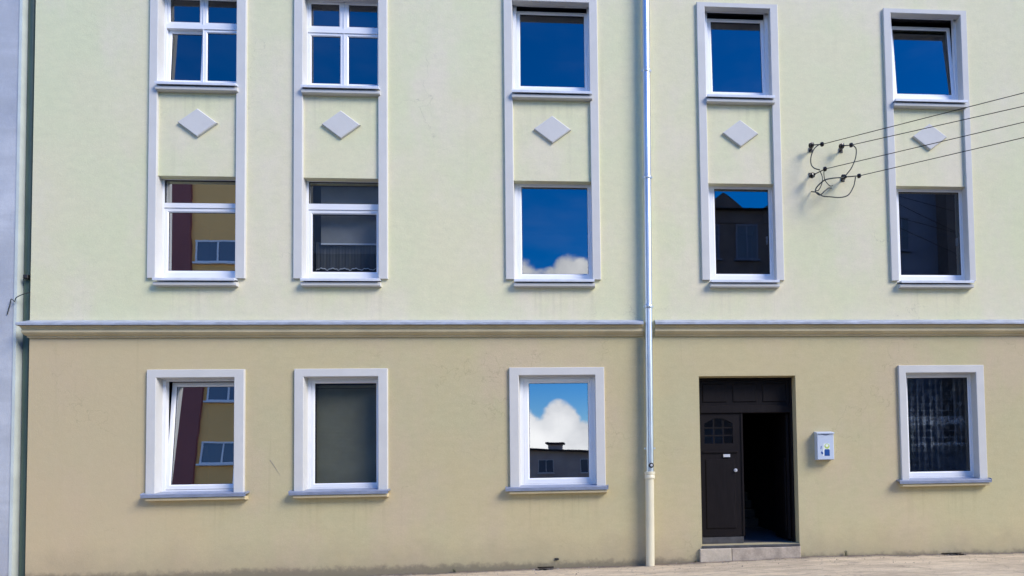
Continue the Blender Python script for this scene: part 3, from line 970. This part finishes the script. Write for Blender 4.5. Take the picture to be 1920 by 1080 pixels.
MB().box(ax0 - 0.004, ax1 + 0.004, yl0 + 0.021, yl0 + 0.025, az0 - 0.004, az1 + 0.09, 'clear_glass').build('pane', leaf)
MB().box(lx0 + 0.07, lx1 - 0.11, yl0 - 0.014, yl0 + 0.001, lz0 + 0.12, 1.575, 'door_wood', 0.012).build('panel', leaf)
MB().box(lx0 + 0.03, lx1 - 0.07, yl0 - 0.020, yl0 + 0.001, 1.665, 1.70, 'door_wood', 0.008).build('moulding', leaf)
MB().box(1.900, 2.006, yl0 - 0.026, yl0 + 0.001, 1.600, 1.645, 'pale_metal', 0.004).build('letter_slot', leaf)
mb = MB()
mb.tube([(2.088, yl0 - 0.03, 1.395), (2.088, yl0 + 0.001, 1.395)], 0.028, 'pale_metal', 14)
mb.tube([(2.088, yl0 - 0.060, 1.400), (2.088, yl0 - 0.03, 1.400)], [0.016, 0.020], 'pale_metal', 12)
mb.build('door_knob', leaf, smooth=True)
MB().box(lx1 - 0.010, lx1 + 0.022, yl0 - 0.016, yl1, lz0, lz1, 'door_wood', 0.006).build('meeting_strip', leaf)
# right leaf folded inwards against the hall wall
mb = MB()
mb.box(dx1 - 0.085, dx1 - 0.042, YD + 0.10, YD + 0.86, 0.30, 2.280, 'door_wood')
mb.box(dx1 - 0.100, dx1 - 0.0855, YD + 0.18, YD + 0.76, 0.42, 1.58, 'door_wood')
o = mb.build('door', apartment)
o['label'] = 'right leaf of dark wood folded back into the hall'
MB().box(dx0 + 0.036, lx1, YD + 0.005, YD + 0.10, dz0 + 0.002, 0.366, 'shadow_dark_sill').build('threshold', apartment)
MB().box(dx0 + 0.002, dx1 - 0.002, 0.012, 0.30, 0.2215, 0.259, 'shadow_dark_sill', 0.006).build('doorsill', apartment)
MB().box(dx0 - 0.045, 1.948, -0.012, 0.32, -0.10, 0.2185, 'step_stone_pale', 0.010).build('step_stone', apartment)
MB().box(1.953, dx1 + 0.004, -0.006, 0.32, -0.10, 0.2185, 'step_stone', 0.010).build('step_stone', apartment)

# ------------------------------------------------------------------ blinds and curtains behind the glass
t = thing('venetian_blind', 'olive grey slatted blind lowered behind the ground floor window second from the left', 'blind', (-3.77, 0.30, 1.30))
mb = MB()
z = 1.31
while z < 2.72:
    mb.add([(-4.25, 0.285, z), (-3.29, 0.285, z), (-3.29, 0.293, z + 0.0215), (-4.25, 0.293, z + 0.0215)], [(0, 1, 2, 3)], 'blind_slat')
    z += 0.0205
sl = mb.build('slats', t)
sl['kind'] = 'stuff'
MB().box(-4.27, -3.28, 0.275, 0.315, 2.735, 2.775, 'blind_slat', 0.004).build('head_rail', t)
t = thing('roller_blind', 'grey fabric blind half lowered inside the first floor window second from the left', 'blind', (-3.79, 0.34, 4.94))
MB().box(-4.20, -3.25, 0.33, 0.333, 4.955, 5.83, 'grey_blind').build('fabric', t)
MB().box(-4.20, -3.25, 0.324, 0.339, 4.93, 4.955, 'hem_white', 0.003).build('bottom_bar', t)
t = thing('cafe_curtain', 'dark net half curtain with a white scalloped hem in the first floor window', 'curtain', (-3.79, 0.38, 4.42))
mb = MB()
n = 120
vs, fs = [], []
for k in range(n + 1):
    x = -4.29 + 1.0 * k / n
    y = 0.375 + 0.003 * math.sin(k * 0.42) + 0.002 * math.sin(k * 1.13 + 1)
    hem = 4.548 + 0.028 * abs(math.sin(k * math.pi / 20)) + 0.006 * math.sin(k * 0.9)
    vs += [(x, y, hem), (x, y, hem + 0.014), (x, y, 4.99)]
for k in range(n):
    fs.append((k * 3 + 1, k * 3 + 4, k * 3 + 5, k * 3 + 2))
mb.add(vs, fs, 'dark_blind')
mb.build('net', t, smooth=True)
mb = MB()
fs = [(k * 3, k * 3 + 3, k * 3 + 4, k * 3 + 1) for k in range(n)]
mb.add([(a, b - 0.003, c) for a, b, c in vs], fs, 'hem_white')
mb.build('hem', t, smooth=True)
t = thing('lace_curtain', 'white lace net curtain hanging in the ground floor window right of the letterbox', 'curtain', (5.33, 0.33, 1.30))
mb = MB()
n = 140
vs, fs = [], []
for k in range(n + 1):
    x = 4.74 + 1.16 * k / n
    y = 0.33 + 0.018 * math.sin(k * 0.36) + 0.010 * math.sin(k * 0.83 + 2)
    vs += [(x, y, 1.28 + 0.02 * math.sin(k * 0.5)), (x, y, 2.86)]
for k in range(n):
    fs.append((k * 2, k * 2 + 2, k * 2 + 3, k * 2 + 1))
mb.add(vs, fs, 'lace')
mb.build('net', t, smooth=True)

# ------------------------------------------------------------------ neighbouring building and the slot between the houses
nb = thing('neighbouring_building', 'blue grey rendered house at the left edge beyond the narrow slot', 'building', (-11, 0.1, 0))
mb = MB()
mb.box(-19.0, -8.372, 0.10, 10.5, -0.4, 13.0, 'blue_stucco')
mb.build('wall', nb)
MB().box(-8.3715, -8.332, 0.088, 0.9, -0.4, 13.0, 'pale_green').build('corner_highlight', nb)  # pale green edge, with the highlight on the corner put into its colour
MB().box(-8.331, -8.112, 0.62, 0.70, -0.4, 12.0, 'dark_grey_render').build('slot_wall', nb)
MB().prism_x([(-0.3, 12.99), (5.3, 16.6), (10.9, 12.99)], -19.2, -8.34, 'roof_tile').build('roof', nb)
t = thing('green_downpipe', 'green painted rainwater pipe in the slot between the two houses', 'drainpipe', (-8.265, 0.15, 0))
mb = MB()
mb.tube([(-8.262, 0.21, -0.2), (-8.266, 0.21, 3.0), (-8.280, 0.21, 8.6), (-8.286, 0.21, 12.6)], 0.056, 'green_pipe', 18)
mb.build('pipe', t, smooth=True)
for z in (4.36,):
    x = -8.262 - 0.002 * z
    mb = MB()
    mb.tube([(x, 0.21, z - 0.02), (x, 0.21, z + 0.02)], 0.062, 'dark_iron', 16)
    mb.box(x + 0.01, x + 0.075, 0.09, 0.15, z - 0.03, z + 0.025, 'dark_iron', 0.006)
    mb.build('clamp', t)
mb = MB()
mb.tube(spline([(-8.13, 0.06, 4.12), (-8.22, 0.03, 4.07), (-8.30, 0.04, 4.03), (-8.33, 0.05, 3.98), (-8.39, 0.07, 4.02), (-8.42, 0.08, 3.93), (-8.46, 0.09, 3.80)]), 0.006, 'cable', 6)
tag(mb.build('loose_cable', smooth=True), 'short loose cable end dangling across the slot above the cornice', 'cable')

# ------------------------------------------------------------------ zinc downpipe with plastic foot
t = thing('zinc_downpipe', 'shiny zinc rainwater pipe running down the facade into a cream plastic foot', 'drainpipe', (0.74, -0.06, 0))


def px(z):
    return 0.724 + (z - 0.5) * 0.0084


def joint(z, zb):
    return [(px(zb), -0.062, zb), (px(z), -0.062, z)]


secs = [(1.36, 3.88), (3.88, 5.86), (5.86, 7.52), (7.52, 9.6), (9.6, 12.1)]
for za, zb in secs:
    mb = MB()
    mb.tube([(px(za), -0.062, za), (px(zb - 0.02), -0.062, zb - 0.02)], [0.0585, 0.0585], 'zinc', 28)
    mb.build('pipe_section', t, smooth=True)
    mb = MB()
    mb.tube([(px(zb), -0.062, zb - 0.035), (px(zb), -0.062, zb - 0.028), (px(zb), -0.062, zb + 0.028), (px(zb), -0.062, zb + 0.035)], [0.059, 0.064, 0.064, 0.059], 'zinc', 28)
    for sx in (-1, 1):
        mb.box(px(zb) + sx * 0.066 - 0.008, px(zb) + sx * 0.066 + 0.008, -0.075, -0.050, zb - 0.012, zb + 0.012, 'zinc')
    mb.tube([(px(zb), -0.01, zb), (px(zb), 0.05, zb)], 0.008, 'dark_iron', 8)
    mb.build('clamp', t, smooth=True)
mb = MB()
mb.tube([(px(1.74), -0.062, 1.725), (px(1.74), -0.062, 1.757)], 0.0655, 'zinc', 28)
for sx in (-1, 1):
    mb.box(px(1.74) + sx * 0.072 - 0.011, px(1.74) + sx * 0.072 + 0.011, -0.078, -0.048, 1.730, 1.752, 'zinc')
mb.tube([(px(1.74), -0.01, 1.74), (px(1.74), 0.05, 1.74)], 0.008, 'dark_iron', 8)
mb.build('clamp', t, smooth=True)
mb = MB()
mb.tube([(0.748, -0.112, 1.487), (0.748, -0.136, 1.487)], [0.040, 0.036], 'dark_iron', 16)
mb.tube([(0.750, -0.1365, 1.487), (0.750, -0.150, 1.487)], [0.020, 0.015], 'pale_metal', 12)
mb.build('inspection_cap', t, smooth=True)
mb = MB()
mb.tube([(0.712, -0.062, -0.06), (0.726, -0.062, 1.345)], 0.0645, 'cream_pipe', 28)
foot = mb.build('pipe_foot', t, smooth=True)
mb = MB()
mb.tube([(0.728, -0.062, 1.285), (0.728, -0.062, 1.292), (0.728, -0.062, 1.335), (0.728, -0.062, 1.340), (0.728, -0.062, 1.352), (0.728, -0.062, 1.358), (0.728, -0.062, 1.392), (0.728, -0.062, 1.396)],
        [0.066, 0.077, 0.077, 0.073, 0.073, 0.079, 0.079, 0.060], 'cream_pipe', 28)
mb.build('socket_collar', foot, smooth=True)

# ------------------------------------------------------------------ letterbox
t = thing('letterbox', 'small pale blue metal letterbox with a blue and green emblem fixed beside the doorway', 'letterbox', (3.415, 0.04, 1.53))
bx0, bx1, bz0, bz1, by = 3.285, 3.545, 1.530, 1.955, -0.085
mb = MB()
mb.box(bx0, bx1, by, WALL - 0.002, bz0, bz1 - 0.03, 'letterbox_paint', 0.008)
mb.build('body', t)
mb = MB()
mb.prism_x([(WALL - 0.002, bz1 - 0.0295), (WALL - 0.002, bz1 + 0.012), (by - 0.012, bz1 - 0.012), (by - 0.016, bz1 - 0.018), (by - 0.016, bz1 - 0.0295)], bx0 - 0.005, bx1 + 0.005, 'letterbox_paint')
lid = mb.build('lid', t)
# half-moon finger notch under the lid
vs = [(3.345 + 0.15 * k / 12, by - 0.0015, bz1 - 0.031 - 0.026 * math.sin(math.pi * k / 12)) for k in range(13)]
MB().add(vs + [(p[0], by + 0.002, p[2]) for p in vs],
         [tuple(range(13))] + [(k, k + 1, k + 14, k + 13) for k in range(12)], 'grey_flashing').build('finger_notch', t)
em = MB()
ye = by - 0.0015


def plate(poly, mt, k):
    em.add([(x, ye - 0.0008 * k, z) for x, z in poly] + [(x, by + 0.001, z) for x, z in poly],
           [tuple(range(len(poly)))] + [(i, (i + 1) % len(poly), len(poly) + (i + 1) % len(poly), len(poly) + i) for i in range(len(poly))], mt)


plate([(3.365, 1.590), (3.385, 1.775), (3.475, 1.775), (3.475, 1.590)], 'sticker_white', 0)
plate([(3.435 + 0.040 * math.cos(a * 0.4), 1.735 + 0.040 * math.sin(a * 0.4)) for a in range(16)], 'sticker_green', 1)
plate([(3.435 + 0.022 * math.cos(a * 0.4), 1.745 + 0.020 * math.sin(a * 0.4)) for a in range(16)], 'sticker_white', 2)
plate([(3.393, 1.590), (3.395, 1.678), (3.405, 1.690), (3.465, 1.690), (3.475, 1.678), (3.475, 1.590)], 'sticker_blue', 2)
plate([(3.336, 1.700), (3.344, 1.690), (3.352, 1.735), (3.345, 1.745)], 'sticker_blue', 1)
plate([(3.338, 1.640), (3.356, 1.612), (3.376, 1.618), (3.372, 1.640), (3.352, 1.660)], 'sticker_blue', 1)
em.build('emblem', t)

# ------------------------------------------------------------------ overhead service wires and their wall brackets
ENDS = [Vector((3.437, -0.25, 6.330)), Vector((3.892, -0.25, 6.326)), Vector((3.472, -0.25, 5.948)), Vector((4.001, -0.25, 5.849))]
FAR = [Vector((5.797, -1.5, 6.434)), Vector((5.789, -1.5, 6.249)), Vector((5.780, -1.5, 6.028)), Vector((5.771, -1.5, 5.815))]
ANCH = [Vector((3.350, WALL, 6.385)), Vector((3.832, WALL, 6.385)), Vector((3.340, WALL, 5.985)), Vector((3.850, WALL, 5.925))]
BLOB = [Vector((3.320, -0.08, 6.400)), Vector((3.800, -0.08, 6.395)), Vector((3.322, -0.08, 5.925)), Vector((3.815, -0.08, 5.905))]
WHERE = ['upper left', 'upper right', 'lower left', 'lower right']


def lathe_along(mb, p, d, prof, mt, sides=14):
    d = d.normalized()
    mb.tube([p + d * s for s, r in prof], [r for s, r in prof], mt, sides)


for i in range(4):
    A, B, E_, F = ANCH[i], BLOB[i], ENDS[i], FAR[i]
    t = thing('insulator_bracket', 'dark iron wall bracket with insulator, %s of the four holding the wires' % WHERE[i], 'insulator', A, 'wire brackets on the wall')
    mb = MB()
    mb.tube([A + Vector((0, 0.02, 0)), A + Vector((0, -0.05, 0)), B + Vector((0.0, 0.02, -0.02)), B], 0.013, 'dark_iron', 8)
    mb.box(A.x - 0.03, A.x + 0.03, WALL - 0.010, WALL + 0.002, A.z - 0.035, A.z + 0.035, 'dark_iron')
    mb.build('bracket', t)
    d = (E_ - B)
    mb = MB()
    lathe_along(mb, B - d.normalized() * 0.03, d, [(0, 0.012), (0.005, 0.036), (0.022, 0.044), (0.030, 0.026), (0.040, 0.042), (0.056, 0.040), (0.064, 0.022), (0.085, 0.014)], 'porcelain')
    mb.build('insulator', t, smooth=True)
    mb = MB()
    mb.tube([B + d * 0.15, E_], 0.008, 'dark_iron', 6)
    mb.build('tension_rod', t)
    mb = MB()
    w = (F - E_)
    lathe_along(mb, E_ - w.normalized() * 0.035, w, [(0, 0.010), (0.006, 0.030), (0.030, 0.036), (0.052, 0.028), (0.060, 0.012)], 'porcelain')
    mb.build('wedge_clamp', t, smooth=True)
    mb = MB()
    far_end = E_ + w * 5.2
    pts = []
    for k in range(25):
        s = k / 24
        p = E_.lerp(far_end, s)
        p.z -= 0.0 * s
        pts.append(p)
    mb.tube(pts, 0.0052, 'wire', 6)
    o = mb.build('power_wire', smooth=True)
    tag(o, ['topmost overhead wire running from the wall bracket up to the right', 'second overhead wire from the top, leaving the upper right bracket',
            'third overhead wire from the top, leaving the lower left bracket', 'lowest overhead wire, leaving the lower right bracket'][i], 'wire', 'overhead service wires')
J = [([(3.463, -0.22, 6.351), (3.400, -0.2, 6.345), (3.330, -0.18, 6.29), (3.285, -0.16, 6.175), (3.285, -0.16, 6.06), (3.320, -0.2, 5.98), (3.40, -0.22, 5.945)], 0.0085,
      'black jumper cable curving down between the two left brackets'),
     ([(3.912, -0.22, 6.345), (3.962, -0.2, 6.325), (3.984, -0.2, 6.27), (3.965, -0.2, 6.14), (3.905, -0.18, 6.00), (3.835, -0.12, 5.91)], 0.0085,
      'black jumper cable bowing out between the two right brackets'),
     ([(3.950, -0.22, 5.844), (3.945, -0.2, 5.78), (3.921, -0.2, 5.70), (3.841, -0.2, 5.575), (3.715, -0.2, 5.532), (3.55, -0.2, 5.54), (3.44, -0.18, 5.56), (3.375, -0.14, 5.63), (3.34, 0.03, 5.72)], 0.0085,
      'longest black cable loop sagging under the lower brackets'),
     ([(3.800, -0.12, 5.88), (3.66, -0.18, 5.845), (3.50, -0.18, 5.815), (3.42, -0.16, 5.765), (3.36, -0.14, 5.70), (3.352, -0.14, 5.64), (3.41, -0.16, 5.585), (3.49, -0.16, 5.65), (3.57, -0.10, 5.72), (3.66, 0.03, 5.78)], 0.010,
      'thick black cable looping from the lower right bracket into the wall'),
     ([(3.405, -0.2, 5.935), (3.438, -0.2, 5.85), (3.436, -0.18, 5.75), (3.39, -0.16, 5.66), (3.36, -0.14, 5.66)], 0.007,
      'thin cable dropping from the lower left bracket'),
     ([(3.460, -0.22, 5.93), (3.466, -0.2, 5.87), (3.49, -0.18, 5.80), (3.57, -0.15, 5.735), (3.63, -0.12, 5.75)], 0.007,
      'thin cable slanting right below the lower left bracket')]
for pts, r, lab in J:
    mb = MB()
    mb.tube(spline(pts), r, 'cable', 8)
    tag(mb.build('jumper_cable', smooth=True), lab, 'cable', 'jumper cables between the brackets')

# ------------------------------------------------------------------ ground
PROF = [(-30, -0.16), (-12, -0.13), (-8, -0.11), (-2.9, -0.05), (-1.0, -0.016), (0.7, -0.010), (1.47, 0.020), (3.03, 0.048), (3.85, 0.060), (5.4, 0.030), (6.6, 0.034), (14, 0.05), (30, 0.05)]


def gz(x):
    for (a, za), (b, zb) in zip(PROF[:-1], PROF[1:]):
        if a <= x <= b:
            k = (x - a) / (b - a)
            return za + (zb - za) * k
    return 0.0


VENTS = [(5.405, -0.045, 0.205, 0.085), (-0.840, -0.060, 0.165, 0.085)]
rnd = random.Random(3)
phase = [(rnd.uniform(0, 6), rnd.uniform(2, 9), rnd.uniform(-6, 6)) for _ in range(14)]


def bumps(x, y):
    s = 0
    for p, kx, ky in phase:
        s += math.sin(x * kx + y * ky + p) / kx
    return s * 0.0075


def pave_z(x, y):
    f = max(0.0, 1.0 + y / 2.8)
    return gz(x) * (0.35 + 0.65 * f) + bumps(x, y) * (1.0 if y > -2.6 else 0.3) + 0.10 * (1 - f) * 0


mb = MB()
xs = []
x = -24.0
while x < 24.0:
    xs.append(x)
    x += 0.045 if -7.5 < x < 7.5 else 0.6
xs.append(24.0)
ys = [0.05, 0.03, 0.01, -0.01, -0.03, -0.05, -0.07, -0.09, -0.115, -0.15, -0.19, -0.24, -0.3, -0.37, -0.45, -0.55, -0.66, -0.8, -1.0, -1.3, -1.7, -2.2, -2.8]
vs = [(x, y, pave_z(x, y) + (0.012 * (1 - min(1, abs(y - 0.03) / 0.1)) * (0.5 + 0.5 * math.sin(x * 3.1) * math.sin(x * 7.7)) if y > -0.07 else 0)) for y in ys for x in xs]
nx = len(xs)
fs = []
for j in range(len(ys) - 1):
    for i in range(nx - 1):
        cx, cy = (xs[i] + xs[i + 1]) / 2, (ys[j] + ys[j + 1]) / 2
        if any(((cx - a) / w) ** 2 + ((cy - b) / h) ** 2 < 0.75 for a, b, w, h in VENTS):
            continue
        fs.append((j * nx + i, j * nx + i + 1, (j + 1) * nx + i + 1, (j + 1) * nx + i))
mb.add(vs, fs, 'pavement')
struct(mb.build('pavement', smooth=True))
mb = MB()
mb.box(-24, 24, -2.98, -2.802, -0.5, -0.002, 'kerb_stone')
struct(mb.build('kerb'))
struct(MB().quad((-60, -12.0, -0.14), (60, -12.0, -0.14), (60, -2.99, -0.14), (-60, -2.99, -0.14), 'asphalt').build('road'))
struct(MB().box(-60, 60, -18.3, -12.002, -0.5, -0.03, 'kerb_stone').build('far_pavement'))
struct(MB().quad((-900, -900, -0.45), (900, -900, -0.45), (900, 900, -0.45), (-900, 900, -0.45), 'earth').build('ground'))
for k, (a, b, w, h) in enumerate(VENTS):
    t = thing('drain_hole', ['dark broken drain hole at the wall foot right of the doorway', 'dark broken drain hole at the wall foot left of the zinc pipe'][k], 'drain', (a, b, gz(a)), 'drain holes at the wall foot')
    n = 28
    vs, fs = [], []
    z0 = gz(a) + bumps(a, b)
    rows = [(1.20, -0.014), (1.10, 0.000), (0.98, -0.002), (0.92, -0.04), (0.7, -0.16)]
    for kk, (s, dz) in enumerate(rows):
        for i in range(n):
            an = 2 * math.pi * i / n
            jit = 1 + 0.10 * math.sin(3 * an + k) + 0.06 * math.sin(7 * an + 2 * k)
            vs.append((a + math.cos(an) * w * s * jit, min(WALL + 0.02, b + math.sin(an) * h * s * jit), z0 + dz + 0.005 * math.sin(5 * an)))
    for kk in range(2):
        for i in range(n):
            j = (i + 1) % n
            fs.append((kk * n + i, kk * n + j, (kk + 1) * n + j, (kk + 1) * n + i))
    MB().add(vs, fs, 'rim_concrete').build('rim', t, smooth=True)
    fs = [(kk * n + i, kk * n + (i + 1) % n, (kk + 1) * n + (i + 1) % n, (kk + 1) * n + i) for kk in (2, 3) for i in range(n)] + [tuple(4 * n + i for i in range(n))]
    MB().add(vs, fs, 'vent_dark').build('pit', t)

# grit along the wall foot
mb = MB()
for k in range(900):
    x = rnd.uniform(-5.0, 7.6)
    y = 0.035 - abs(rnd.gauss(0, 0.10)) if rnd.random() < 0.7 else rnd.uniform(-0.9, 0.0)
    r = rnd.uniform(0.003, 0.008) * (1.8 if rnd.random() < 0.08 else 1)
    z = pave_z(x, y) + r * 0.5
    p = [Vector((rnd.uniform(-1, 1), rnd.uniform(-1, 1), rnd.uniform(-0.6, 0.9))).normalized() * r * rnd.uniform(0.7, 1.4) for _ in range(4)]
    q = [(x + v.x, y + v.y, z + v.z) for v in (Vector((r, 0, -r * .4)), Vector((-r * .7, r * .8, -r * .4)), Vector((-r * .6, -r * .9, -r * .4)), Vector((p[0].x * .3, p[0].y * .3, r * .9)))]
    mb.add(q, [(0, 1, 2), (0, 1, 3), (1, 2, 3), (2, 0, 3)], 'debris' if k % 3 else 'rim_concrete')
o = mb.build('grit')
o['kind'] = 'stuff'
o['label'] = 'loose grit and crumbs of mortar along the wall foot'


def weed(x, y, h, n, lab):
    mbw = MB()
    z0 = pave_z(x, y) - 0.005
    for k in range(n):
        a = rnd.uniform(0, 6.28)
        lean = rnd.uniform(0.1, 0.7)
        hh = h * rnd.uniform(0.5, 1.0)
        tip = Vector((x + math.cos(a) * lean * hh, y - abs(math.sin(a)) * lean * hh * 0.6, z0 + hh))
        base = Vector((x + rnd.uniform(-.03, .03), y + rnd.uniform(-.015, .005), z0))
        mid_ = base.lerp(tip, 0.5) + Vector((0, 0, 0.1 * hh))
        mbw.tube([base, mid_, tip], [0.0022, 0.0018, 0.0009], 'leaf', 4)
        for f in (0.45, 0.7, 0.95):
            c = base.lerp(tip, f)
            for sgn in (-1, 1):
                l = rnd.uniform(0.012, 0.024)
                d = Vector((sgn * rnd.uniform(.5, 1), rnd.uniform(-.6, .1), rnd.uniform(.0, .7))).normalized() * l
                s = Vector((0, 0, 1)).cross(d).normalized() * l * 0.35
                mbw.add([c, c + d * .5 + s, c + d, c + d * .5 - s], [(0, 1, 2, 3)], 'leaf')
    tag(mbw.build('weed'), lab, 'weed', 'weeds at the wall foot')


weed(3.72, 0.015, 0.10, 7, 'small dark weed growing at the wall foot below the letterbox')
weed(-2.16, 0.010, 0.075, 6, 'tiny weed in the crack at the wall foot left of the drain hole')
weed(1.40, 0.010, 0.045, 5, 'dark tuft of weed in the corner beside the left end of the doorstep')

# small marks on the plaster
mb = MB()
mb.tube(spline([(-4.79, WALL - 0.001, 1.655), (-4.74, WALL - 0.001, 1.58), (-4.69, WALL - 0.001, 1.50), (-4.645, WALL - 0.001, 1.43)]), [0.004] * 8 + [0.0035] * 8 + [0.002] * 9, 'rim_concrete', 5)
mb.build('plaster_crack', apartment)
mb = MB()
mb.box(-0.70, -0.655, 0.02, 0.045, 0.105, 0.135, 'dark_iron', 0.004)
mb.box(-0.652, -0.640, 0.03, 0.045, 0.110, 0.130, 'dark_iron')
mb.build('pipe_stub', apartment)


# ------------------------------------------------------------------ the other side of the street (seen in the window panes)
YF = -18.4


def far_window(parent, x0, x1, z0, z1, y, lights=2, frame='far_frame'):
    mbf = MB()
    w = 0.07
    mbf.box(x0, x1, y, y + 0.05, z0, z0 + w, frame)
    mbf.box(x0, x1, y, y + 0.05, z1 - w, z1, frame)
    xs_ = [x0 + (x1 - x0) * k / lights for k in range(lights + 1)]
    for k, xx in enumerate(xs_):
        a = min(max(xx - w / 2, x0), x1 - w)
        mbf.box(a, a + w, y, y + 0.045, z0 + w, z1 - w, frame)
    mbf.box(x0 - 0.08, x1 + 0.08, y, y + 0.14, z0 - 0.07, z0 - 0.002, frame)
    f = mbf.build('window', parent)
    for k in range(lights):
        MB().box(xs_[k] + w / 2, xs_[k + 1] - w / 2, y + 0.004, y + 0.02, z0 + w, z1 - w, 'far_pane').build('pane', f)


orange = thing('orange_apartment_block', 'orange apartment block with a maroon corner, reflected in the leftmost windows', 'building', (-18, YF, 0))
MB().box(-27.0, -13.45, YF - 9, YF, -0.4, 15.6, 'orange_render').build('wall', orange)
MB().box(-27.1, -17.22, YF - 0.2, YF + 0.12, -0.4, 15.7, 'maroon_render').build('corner_panel', orange)
for zc in (2.83, 5.61, 8.39, 11.17):
    far_window(orange, -17.05, -14.35, zc - 0.48, zc + 0.50, YF, 3)
MB().box(-27.3, -13.2, YF - 9.2, YF + 0.3, 15.71, 15.95, 'roof_tile').build('roof', orange)

grey = thing('grey_tenement', 'plain grey tenement with a dark lower half, reflected in the second row of panes', 'building', (-10, YF, 0))
MB().box(-13.4, -7.3, YF - 9, YF, -0.4, 11.1, 'dark_grey_render').build('lower_wall', grey)
MB().box(-13.4, -7.3, YF - 9, YF + 0.03, 11.101, 15.4, 'grey_render').build('wall', grey)
for zc in (8.7,):
    far_window(grey, -12.6, -11.4, zc - .7, zc + .7, YF, 2)
    far_window(grey, -9.6, -8.4, zc - .7, zc + .7, YF, 2)
MB().prism_x([(YF + 0.3, 15.41), (YF - 4.5, 17.0), (YF - 9.3, 15.41)], -13.5, -7.2, 'roof_tile').build('roof', grey)

YB = -52.0
low = thing('low_house', 'low brown house with a broad chimney, reflected in the middle ground floor window', 'house', (-3.5, YB, 0))
vs = [(-10.5, YB, -0.4), (3.5, YB, -0.4), (3.5, YB, 3.28), (-4.4, YB, 3.75), (-10.5, YB, 3.95)]
vs += [(x, y - 8, z) for x, y, z in vs]
MB().add(vs, [(0, 1, 2, 3, 4), (5, 6, 7, 8, 9), (0, 4, 9, 5), (1, 2, 7, 6)], 'brown_render').build('wall', low)
vs = [(-10.9, YB + .5, 3.97), (-4.4, YB + .5, 3.78), (3.9, YB + .5, 3.28), (3.9, YB + .5, 3.42), (-4.4, YB + .5, 3.94), (-10.9, YB + .5, 4.12)]
vs += [(x, y - 9, z) for x, y, z in vs]
n = 6
MB().add(vs, [tuple(range(n)), tuple(range(n, 2 * n))] + [(i, (i + 1) % n, n + (i + 1) % n, n + i) for i in range(n)], 'roof_tile').build('roof', low)
mb = MB()
mb.box(-5.0, -3.7, YB - 1.6, YB - 0.4, 3.8, 4.45, 'brown_render')
mb.box(-5.2, -3.5, YB - 1.8, YB - 0.2, 4.452, 4.62, 'roof_tile')
mb.build('chimney', low)
for x in (-8.0, -5.2, -1.2):
    far_window(low, x - 0.75, x + 0.75, 1.65, 2.95, YB, 2)

dark = thing('dark_brick_tenement', 'dark brick tenement with gables, reflected in the first floor windows right of the zinc pipe', 'building', (8, YF, 0))
MB().box(4.6, 12.9, YF - 9, YF, -0.4, 13.2, 'dark_brick').build('wall', dark)
MB().prism_x([(YF + 0.3, 13.21), (YF - 4.5, 14.1), (YF - 9.3, 13.21)], 4.5, 12.9, 'roof_tile').build('roof', dark)
for gx in (5.7, 8.4):
    vs = [(gx - 0.9, YF + .05, 12.6), (gx + 0.9, YF + .05, 12.6), (gx + 0.9, YF + .05, 13.3), (gx, YF + .05, 14.0), (gx - 0.9, YF + .05, 13.3)]
    vs += [(x, y - 3, z) for x, y, z in vs]
    MB().add(vs, [(0, 1, 2, 3, 4), (5, 6, 7, 8, 9)] + [(i, (i + 1) % 5, 5 + (i + 1) % 5, 5 + i) for i in range(5)], 'dark_brick').build('gable', dark)
for zc in (2.6, 5.7, 8.8, 11.75):
    for x in (4.98, 6.72, 8.5, 10.6):
        far_window(dark, x - 0.5, x + 0.5, zc - .8, zc + .8, YF, 2, 'slate_blue_render')
slate = thing('slate_blue_block', 'tall slate blue block with a dark bay, reflected in the rightmost windows', 'building', (18, YF, 0))
MB().box(12.95, 26.0, YF - 9, YF, -0.4, 15.8, 'slate_blue_render').build('wall', slate)
MB().box(15.6, 19.0, YF + 0.001, YF + 0.9, 2.6, 14.8, 'dark_brick').build('bay', slate)
for zc in (2.6, 5.8, 9.0, 12.2):
    far_window(slate, 13.5, 14.3, zc - .8, zc + .8, YF, 2, 'slate_blue_render')
MB().box(12.7, 26.2, YF - 9.2, YF + 0.3, 15.81, 16.0, 'roof_tile').build('roof', slate)
